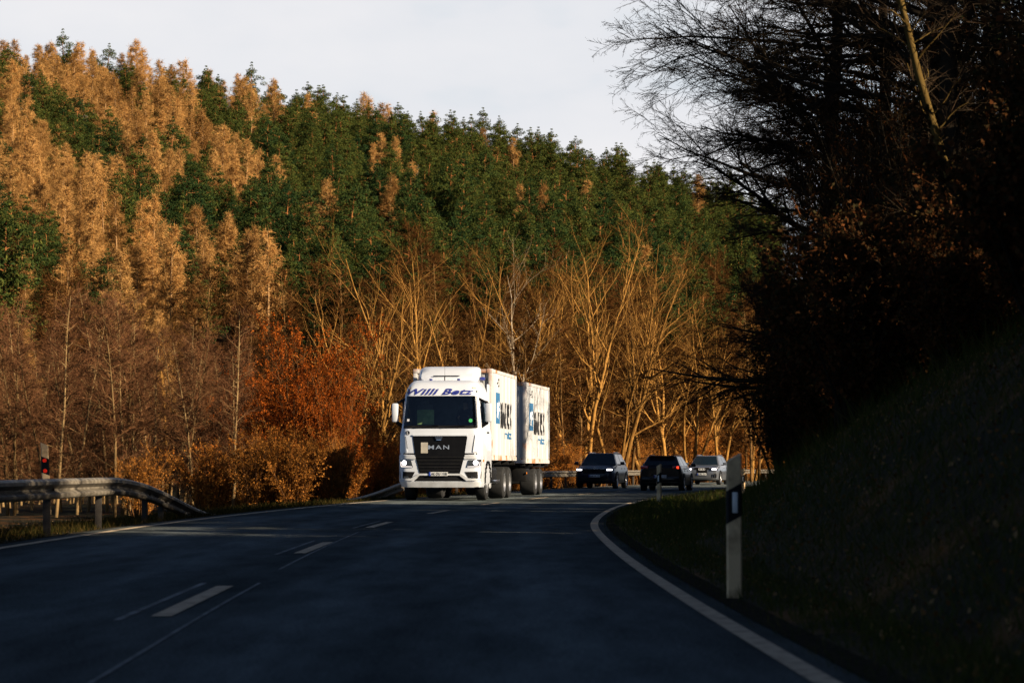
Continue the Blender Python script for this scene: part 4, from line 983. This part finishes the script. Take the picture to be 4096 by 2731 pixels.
HERO = pool(make_dark, 'overhanging_tree', '', 'tree', 'dark_bark', 'dark_twig', None, [dict(seed=81, H=13.5, bias=(-1, -.1, .02), dens=1.2, t0=.36, nl=13, wtw=.010), dict(seed=82, H=13, bias=(-1, .1, .04), dens=1.2, t0=.40, nl=12, wtw=.010), dict(seed=83, H=10.5, bias=(-1, 0, .05), dens=1.15, t0=.16, nl=14, wtw=.010)])
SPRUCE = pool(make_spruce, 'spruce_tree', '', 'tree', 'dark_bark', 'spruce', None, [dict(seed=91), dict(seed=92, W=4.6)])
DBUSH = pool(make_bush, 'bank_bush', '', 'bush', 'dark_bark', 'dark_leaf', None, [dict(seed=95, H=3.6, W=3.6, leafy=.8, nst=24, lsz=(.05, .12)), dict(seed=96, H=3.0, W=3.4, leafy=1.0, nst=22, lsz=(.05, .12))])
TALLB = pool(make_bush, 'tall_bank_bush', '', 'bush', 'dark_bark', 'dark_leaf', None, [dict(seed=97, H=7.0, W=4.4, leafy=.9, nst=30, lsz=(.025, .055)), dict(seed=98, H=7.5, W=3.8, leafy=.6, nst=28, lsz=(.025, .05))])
def put(pool_, x, y, sc, label, group, name=None, rz=None, dz=0, k=None):
    src = pool_[rnd.randrange(len(pool_)) if k is None else k]
    z = gz1(x, y) + dz
    rz = rnd.uniform(0, 6.28) if rz is None else rz
    o = copy_thing(src, (x, y, z), rz, sc, label, group)
    if name: o.name = name
    return o

def vnoise(x, y): return .5 + .5 * math.sin(x * .11 + 1.7) * math.sin(y * .045 + .6) + .25 * math.sin(x * .27 + y * .07)
hill = []
sp = 4.5; row = 0; y = 208.
while y < 384:
    sp = 3.75 + (y - 208) / 176 * .75
    x = -.236 * y - 2 + (row % 2) * sp / 2
    while x < .14 * y:
        hill.append((x + rnd.uniform(-1.5, 1.5), y + rnd.uniform(-1.7, 1.7))); x += sp
    y += sp * .92; row += 1
n_p = n_l = 0
stuff_spots = []
for (x, y) in hill:
    px = CX + x / y * F; zc = gz1(x, y); py = HOR - (zc + 10 - 1) / y * F
    pl_ = float(np.interp(px, [0, 500, 900, 1200, 1600, 2600, 3200], [.56, .58, .43, .23, .13, .11, .09]))
    if y < 222 and px < 1100: pl_ = max(pl_, .5)
    v = .42 * rnd.random() + .58 * min(1, max(0, vnoise(x * 1.9, y * 2.3)))
    larch = v < pl_
    sky = y > 350
    if px > 3130 or px < -260: continue
    if larch:
        sc = rnd.uniform(.70, 1.08); put(LARCH, x, y, (sc, sc, sc * rnd.uniform(.92, 1.08)), 'golden bare larch on the wooded hillside' if not sky else 'golden bare larch along the hill crest against the sky', 'larches on the hillside' if not sky else 'larches along the hill crest'); n_l += 1
    else:
        sc = rnd.uniform(.70, 1.06); put(PINE, x, y, (sc, sc, sc * rnd.uniform(.92, 1.1)), 'dark green pine on the wooded hillside' if not sky else 'dark green pine along the hill crest against the sky', 'pines on the hillside' if not sky else 'pines along the hill crest'); n_p += 1
# foot of the hill: brown thicket trees
for k in range(70):
    y = rnd.uniform(150, 206); px = rnd.uniform(-250, 3150); x = xat(px, y)
    if px < 950 and rnd.random() < .55: put(LARCH, x, y, rnd.uniform(.7, 1.05), 'short golden larch at the foot of the hill behind the young alders', 'short larches at the foot of the hill')
    else: put(THICK, x, y, rnd.uniform(1.15, 1.65), 'brown leafless tree in the thicket at the foot of the hill', 'thicket trees at the foot of the hill')
# bright green pine on the left border of the view
put(PINE, xat(-10, 172), 172, 1.5, 'yellow-green pine low on the hill at the left border', None, k=1)
# young alders left
for k in range(94):
    y = rnd.uniform(92, 140); px = -260 + 1230 * ((k * .618034) % 1); x = xat(px, y)
    put(ALDER, x, y, rnd.uniform(.80, 1.18) * (1.0 if px < 620 else .86), 'slender young alder in the reddish brown stand beyond the left crash barrier', 'young alders left of the road')
for px, y, s in ((460, 150, 1.0), (670, 152, 1.08), (810, 158, .95)):
    put(BARE, xat(px, y), y, .62 * s, {460: 'pale bare tree fanning out above the left end of the alders', 670: 'pale bare tree with straight white trunk above the alders', 810: 'pale bare tree between the alders and the rust red bush'}[px], None)
# rust red bushes
put(BUSH, xat(1200, 97), 97, (1.22, 1.22, 1.30), 'tall rust red leafy bush left of the lorry', None, k=0)
put(BUSH, xat(1345, 95), 95, (.62, .62, .98), 'narrow dark-stemmed rust bush closest to the lorry', None, k=1)
put(BRUSH, xat(1080, 90), 90, (1.2, 1.2, 1.02), 'low bright orange bush in front of the tall rust red one', None, k=0)
for px, y, s in ((900, 99, .62), (985, 103, .8), (1450, 101, .55), (1520, 104, .60), (1290, 104, 1.15), (1090, 105, 1.1)):
    put(BUSH if px != 900 else BRUSH, xat(px, y), y, s, 'rust brown bush in the thicket between the alders and the lorry', 'rust bushes left of the lorry')
# tall bare trees behind the lorry and the cars
BL = [(1455, 118, .80, 2), (1560, 128, .92, 0), (1690, 122, .92, 1), (1800, 140, .98, 2), (1960, 146, 1.06, 3), (2085, 150, 1.08, 0), (2180, 160, 1.14, 2), (2335, 141, 1.04, 1), (2460, 142, 1.08, 3), (2575, 156, 1.10, 0), (2660, 162, 1.04, 2), (2760, 166, 1.0, 3), (2880, 172, .92, 1), (3010, 178, .84, 0), (2390, 176, 1.12, 0)]
for i_, (px, y, s, k) in enumerate(BL):
    lab = 'tall bare yellow-lit tree behind the lorry and the cars'
    s *= .84; o = put(BARE, xat(px, y), y, s, lab, 'tall bare trees along the outside of the bend', k=k)
    if px == 2335: o['label'] = 'big many-stemmed bare tree with pale trunk rising right of the lorry containers'; del o['group']
    if px == 2460: o['label'] = 'big spreading bare tree rising directly above the dark blue SUV'; del o['group']
bt = thing2('birch_tree', 'thin pale birch with white trunk behind the lorry containers', 'tree', *make_bare(47, H=15, stems=1, spread=.1), M['birch_bark'], M['ash'], None)
copy_thing(bt, (xat(2055, 133), 133, gz1(xat(2055, 133), 133)), 1.0, .95)
for k in range(54):
    y = rnd.uniform(118, 188); px = 1440 + 1720 * ((k * .618034 + .13) % 1); x = xat(px, y)
    if x - cen1(y) > -7: x = cen1(y) - rnd.uniform(7, 12)
    put(THICK, x, y, rnd.uniform(.7, 1.25), 'brown twiggy young tree in the thicket behind the crash barrier on the bend', 'thicket trees behind the bend')
for k in range(78):
    y = 84 + 112 * k / 78 + rnd.uniform(-1.5, 1.5); d = -rnd.uniform(7.0, 12.5) - (2 if y < 100 else 0); x, yy = off(y, d)
    put(BRUSH, x, yy, rnd.uniform(.55, .95), 'orange-brown brush growing behind the crash barrier on the bend', 'brush behind the crash barrier')

for k in range(44):
    y = rnd.uniform(194, 232); px = 2820 + 500 * ((k * .618034 + .4) % 1); x = min(xat(px, y), cen1(y) - 6.5)
    put(THICK, x, y, rnd.uniform(.9, 1.5), 'brown twiggy tree far behind the bend beside the dark bank', 'thicket trees far behind the bend')
for k in range(26):
    y = 190 + 24 * k / 26; x = cen1(y) - rnd.uniform(6.2, 8.5); put(BRUSH, x, y, rnd.uniform(.7, 1.1), 'orange-brown brush growing behind the crash barrier on the bend', 'brush behind the crash barrier')
for k in range(46):
    y = rnd.uniform(172, 222); px = 2700 + 420 * ((k * .618034 + .7) % 1); x = min(xat(px, y), cen1(y) - 8)
    if k % 3: put(BRUSH, x, y, rnd.uniform(.9, 1.4), 'orange-brown brush on the slope behind the bend', 'brush on the slope behind the bend')
    else: put(THICK, x, y, rnd.uniform(.8, 1.3), 'brown twiggy tree far behind the bend beside the dark bank', 'thicket trees far behind the bend')
# ------------------------------------------------------------------ dark wood on the right bank
def slit(x, y, w):
    q = y + .575 * x; return any(abs(q - c) < w for c in (43.8, 50.6, 57.2))
def lit_gap(x, y):
    """the sun reaches the lorry through a thin part of the wood"""
    q = y + .575 * x; return 64 < q < 97.5
HL = [(46, 9.8, 1.0, 0, 'dark bare tree on the bank with long branches reaching into the sky'), (54, 10.0, .98, 1, 'dark bare tree overhanging the road just behind the foremost one on the bank'),
      (57, 9.0, .60, 0, 'small dark overhanging tree low on the bank near the silver grey SUV'), (40, 9.6, .92, 1, 'dark overhanging tree nearest the camera on the bank'),
      (57, 12.2, 1.0, 0, 'dark overhanging tree in the middle of the row above the delineator posts'),
      (43.5, 10.1, .95, 1, 'second dark overhanging tree from the camera, close to the bank foot'),
      (49.5, 8.3, 1.0, 0, 'dark overhanging tree whose limbs hang lowest over the road edge'),
      (51, 8.9, .80, 2, 'low dark tree on the bank spreading its branches towards the bare yellow trees'),
      (59, 9.4, .82, 2, 'low dark tree on the bank farther along, spreading its branches over the bushes'),
      (97, 10.6, .85, 1, 'dark overhanging tree at the far end of the bank')]
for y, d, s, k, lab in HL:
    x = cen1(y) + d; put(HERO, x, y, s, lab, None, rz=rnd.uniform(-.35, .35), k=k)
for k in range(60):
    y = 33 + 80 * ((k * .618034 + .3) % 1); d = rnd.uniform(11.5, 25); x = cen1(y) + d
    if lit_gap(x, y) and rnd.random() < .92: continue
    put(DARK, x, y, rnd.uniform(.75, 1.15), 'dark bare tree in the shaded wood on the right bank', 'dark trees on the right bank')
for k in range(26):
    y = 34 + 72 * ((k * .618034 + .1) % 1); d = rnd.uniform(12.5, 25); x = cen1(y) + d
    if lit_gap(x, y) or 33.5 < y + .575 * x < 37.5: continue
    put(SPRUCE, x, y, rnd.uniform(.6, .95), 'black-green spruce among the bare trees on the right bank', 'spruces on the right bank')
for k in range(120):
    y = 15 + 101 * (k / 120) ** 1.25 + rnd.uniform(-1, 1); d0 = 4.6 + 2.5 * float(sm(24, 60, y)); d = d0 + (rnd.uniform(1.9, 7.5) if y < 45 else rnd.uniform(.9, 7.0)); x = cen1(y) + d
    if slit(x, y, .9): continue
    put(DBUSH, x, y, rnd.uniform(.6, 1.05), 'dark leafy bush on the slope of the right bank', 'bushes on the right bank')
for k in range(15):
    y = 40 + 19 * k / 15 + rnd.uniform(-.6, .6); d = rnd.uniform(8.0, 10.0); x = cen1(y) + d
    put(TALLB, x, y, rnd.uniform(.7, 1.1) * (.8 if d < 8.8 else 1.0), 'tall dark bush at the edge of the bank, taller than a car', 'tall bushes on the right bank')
# the wood goes on beside and behind the camera and along the bend: it shades the near road, the barrier and the young trees
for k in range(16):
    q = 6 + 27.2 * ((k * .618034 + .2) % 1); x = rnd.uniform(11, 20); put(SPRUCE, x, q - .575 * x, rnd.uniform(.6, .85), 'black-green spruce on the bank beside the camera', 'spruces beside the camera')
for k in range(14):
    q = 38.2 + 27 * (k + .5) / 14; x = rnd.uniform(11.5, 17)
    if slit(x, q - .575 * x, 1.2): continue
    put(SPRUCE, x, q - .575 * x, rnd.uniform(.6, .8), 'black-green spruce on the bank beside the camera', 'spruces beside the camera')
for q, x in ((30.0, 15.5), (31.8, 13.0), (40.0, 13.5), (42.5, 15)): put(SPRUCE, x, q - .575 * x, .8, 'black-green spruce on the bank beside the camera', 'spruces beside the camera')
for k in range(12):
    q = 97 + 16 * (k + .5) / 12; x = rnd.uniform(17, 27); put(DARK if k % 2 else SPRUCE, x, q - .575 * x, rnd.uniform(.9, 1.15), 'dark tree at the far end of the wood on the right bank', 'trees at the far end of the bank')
lt = thing2('slender_tree', 'slender leaning tree with a sunlit yellowish trunk in the dark wood at the right', 'tree', *make_alder(48, H=11, W=2.0, wtw=.012), M['slim_bark'], M['dark_twig'], None)
p0 = at(3975, 1050, 32.2); o = copy_thing(lt, (p0.x, 32.2, gz1(p0.x, 32.2)), 0, 1.0); o.rotation_euler = (0, math.radians(-11), .4)

# past 300 pines: the rest of the wood as one object
def far_wood():
    ps = [o for o in COL.objects if o.name.startswith('pine_tree') and o.location.z > -100 and o.get('label')]
    ps.sort(key=lambda o: -o.scale.z / o.location.y)
    rest = ps[290:]
    if not rest: return
    cache = {}; G = {'trunk': Geo(), 'crown': Geo()}
    for o in rest:
        mat = np.array(Matrix.LocRotScale(o.location, o.rotation_euler, o.scale))
        for ch in list(o.children):
            me = ch.data; kind = me.name.split('.')[0]
            if me.name not in cache:
                co = np.empty(len(me.vertices) * 3); me.vertices.foreach_get('co', co); vi = np.empty(len(me.loops), np.int32); me.loops.foreach_get('vertex_index', vi); cache[me.name] = (co.reshape(-1, 3), vi.reshape(-1, 4))
            co, f = cache[me.name]; G[kind].add(co @ mat[:3, :3].T + mat[:3, 3], f4=f); bpy.data.objects.remove(ch)
        bpy.data.objects.remove(o)
    r = link('pine_wood', G['crown'].mesh('pine_wood'), M['pine']); tag(r, 'mass of dark green pines filling the back of the wooded hill', 'wood', None, 'stuff')
    link('trunk', G['trunk'].mesh('trunk'), M['pine_bark'], r)['kind'] = 'stuff'
far_wood()
for o in PROTO:
    for ch in list(o.children): bpy.data.objects.remove(ch)
    bpy.data.objects.remove(o)

# ------------------------------------------------------------------ grass and fallen leaves
rng = rng_(5)
def scatter(n, ymin, ymax, dfun, power=1.6):
    u = rng.uniform(0, 1, n) ** power; y = ymin + (ymax - ymin) * u; d = dfun(n, y); x = cen(y) + d
    return x, y, gz(x, y)
g = Geo()
for n, y0, y1, df, hh in ((30000, 9, 60, lambda n, y: 3.88 + np.abs(rng.normal(size=n)) * 1.5, .10), (26000, 9, 70, lambda n, y: rng.uniform(4.3, 10, n), .15), (6000, 9, 50, lambda n, y: rng.uniform(4.9, 9, n), .38), (9000, 60, 125, lambda n, y: rng.uniform(4.1, 8, n), .13)):
    x, y, z = scatter(n, y0, y1, df); p0 = np.stack([x, y, z - .01], -1); l = rng.uniform(.4, 1.4, n)[:, None] * hh
    p1 = p0 + np.concatenate([rng.normal(size=(n, 2)) * .45, np.ones((n, 1))], 1) * l; g.slivers(p0, p1, .006 + .00012 * y, rng)
tag(link('grass', g.mesh('grass'), M['grass']), 'short rough grass on the right verge and the foot of the bank', 'grass', None, 'stuff')
g = Geo()
for n, y0, y1, df, hh in ((24000, 26, 100, lambda n, y: -4.3 - np.abs(rng.normal(size=n)) * 2.2, .14), (14000, 30, 130, lambda n, y: -rng.uniform(5, 16, n), .2)):
    x, y, z = scatter(n, y0, y1, df); p0 = np.stack([x, y, z - .01], -1); l = rng.uniform(.4, 1.4, n)[:, None] * hh
    p1 = p0 + np.concatenate([rng.normal(size=(n, 2)) * .45, np.ones((n, 1))], 1) * l; g.slivers(p0, p1, .006 + .00012 * y, rng)
tag(link('dry_grass', g.mesh('dry_grass'), M['dry_grass']), 'brownish dry grass on the left verge below the crash barrier', 'grass', None, 'stuff')
g = Geo()
for n, y0, y1, df in ((15000, 9, 60, lambda n, y: rng.uniform(4.3, 12, n)), (5000, 30, 130, lambda n, y: -rng.uniform(4.6, 20, n))):
    x, y, z = scatter(n, y0, y1, df); g.leaves(np.stack([x, y, z + .02], -1), rng.uniform(.025, .055, n), rng, .0, .7)
tag(link('fallen_leaves', g.mesh('fallen_leaves'), M['litter']), 'scattered dry fallen leaves on the verges and bank', 'leaves', None, 'stuff')

# ------------------------------------------------------------------ light
SUN_EL = math.radians(22); SUN_DIR = Vector((.87, -.50, 0)).normalized() * math.cos(SUN_EL) + Vector((0, 0, math.sin(SUN_EL)))
sl = bpy.data.lights.new('sun', 'SUN'); sl.energy = 5.0; sl.angle = math.radians(.5); sl.color = (1.0, .84, .63)
so = bpy.data.objects.new('sun', sl); COL.objects.link(so); so.rotation_euler = SUN_DIR.to_track_quat('Z', 'Y').to_euler(); so.location = (40, -30, 60)
w = bpy.data.worlds.new('World'); scene.world = w; w.use_nodes = True; t = w.node_tree; t.nodes.clear()
out = t.nodes.new('ShaderNodeOutputWorld'); bg = N(t, 'ShaderNodeBackground', Strength=.05); bc = N(t, 'ShaderNodeBackground', Strength=1.0); mx = t.nodes.new('ShaderNodeMixShader')
sky = t.nodes.new('ShaderNodeTexSky'); sky.sky_type = 'NISHITA'; sky.sun_disc = False; sky.air_density = .45; sky.dust_density = .3; sky.sun_elevation = SUN_EL; sky.sun_rotation = math.atan2(SUN_DIR.x, SUN_DIR.y)
t.links.new(sky.outputs[0], bg.inputs[0])
tc = t.nodes.new('ShaderNodeTexCoord'); nz = N(t, 'ShaderNodeTexNoise', Scale=5.0, Detail=5, Roughness=.5); mp = N(t, 'ShaderNodeMapping'); mp.inputs['Scale'].default_value = (1, 1, 2.2); mp.inputs['Location'].default_value = (.3, .1, .2)
t.links.new(tc.outputs['Generated'], mp.inputs[0]); t.links.new(mp.outputs[0], nz.inputs['Vector'])
cc = ramp(t, nz.outputs['Fac'], [(.36, (.235, .275, .305)), (.48, (.312, .318, .334)), (.62, (.345, .342, .350))]); t.links.new(cc, bc.inputs[0])
sx = t.nodes.new('ShaderNodeSeparateXYZ'); t.links.new(tc.outputs['Generated'], sx.inputs[0])
m1 = N(t, 'ShaderNodeMapRange', interpolation_type='SMOOTHSTEP'); m1.inputs[1].default_value = .42; m1.inputs[2].default_value = .21; t.links.new(sx.outputs['Z'], m1.inputs[0])
m2 = N(t, 'ShaderNodeMapRange', interpolation_type='SMOOTHSTEP'); m2.inputs[1].default_value = .70; m2.inputs[2].default_value = .92; t.links.new(sx.outputs['Y'], m2.inputs[0])
mm = N(t, 'ShaderNodeMath', operation='MULTIPLY'); t.links.new(m1.outputs[0], mm.inputs[0]); t.links.new(m2.outputs[0], mm.inputs[1])
t.links.new(mm.outputs[0], mx.inputs[0]); t.links.new(bg.outputs[0], mx.inputs[1]); t.links.new(bc.outputs[0], mx.inputs[2]); t.links.new(mx.outputs[0], out.inputs[0])

# ------------------------------------------------------------------ camera and render settings
cd = bpy.data.cameras.new('camera'); cam = bpy.data.objects.new('camera', cd); COL.objects.link(cam); scene.camera = cam
cam.location = (0, 0, 1.0); cam.rotation_euler = (PI / 2 + PITCH, 0, 0); cd.sensor_width = 36; cd.sensor_fit = 'HORIZONTAL'; cd.lens = 36 * F / 4096
cd.clip_start = .1; cd.clip_end = 3000; cd.dof.use_dof = True; cd.dof.focus_distance = 78; cd.dof.aperture_fstop = 4.0
scene.view_settings.view_transform = 'Standard'; scene.view_settings.look = 'None'; scene.view_settings.exposure = 1.35; scene.view_settings.gamma = 1
scene.render.engine = 'CYCLES'; scene.cycles.use_denoising = True; scene.cycles.denoiser = 'OPENIMAGEDENOISE'; scene.cycles.denoising_input_passes = 'RGB_ALBEDO_NORMAL'; scene.cycles.denoising_prefilter = 'ACCURATE'; scene.cycles.max_bounces = 6; scene.cycles.diffuse_bounces = 2; scene.cycles.glossy_bounces = 3; scene.cycles.transparent_max_bounces = 6
scene.cycles.sample_clamp_indirect = 4
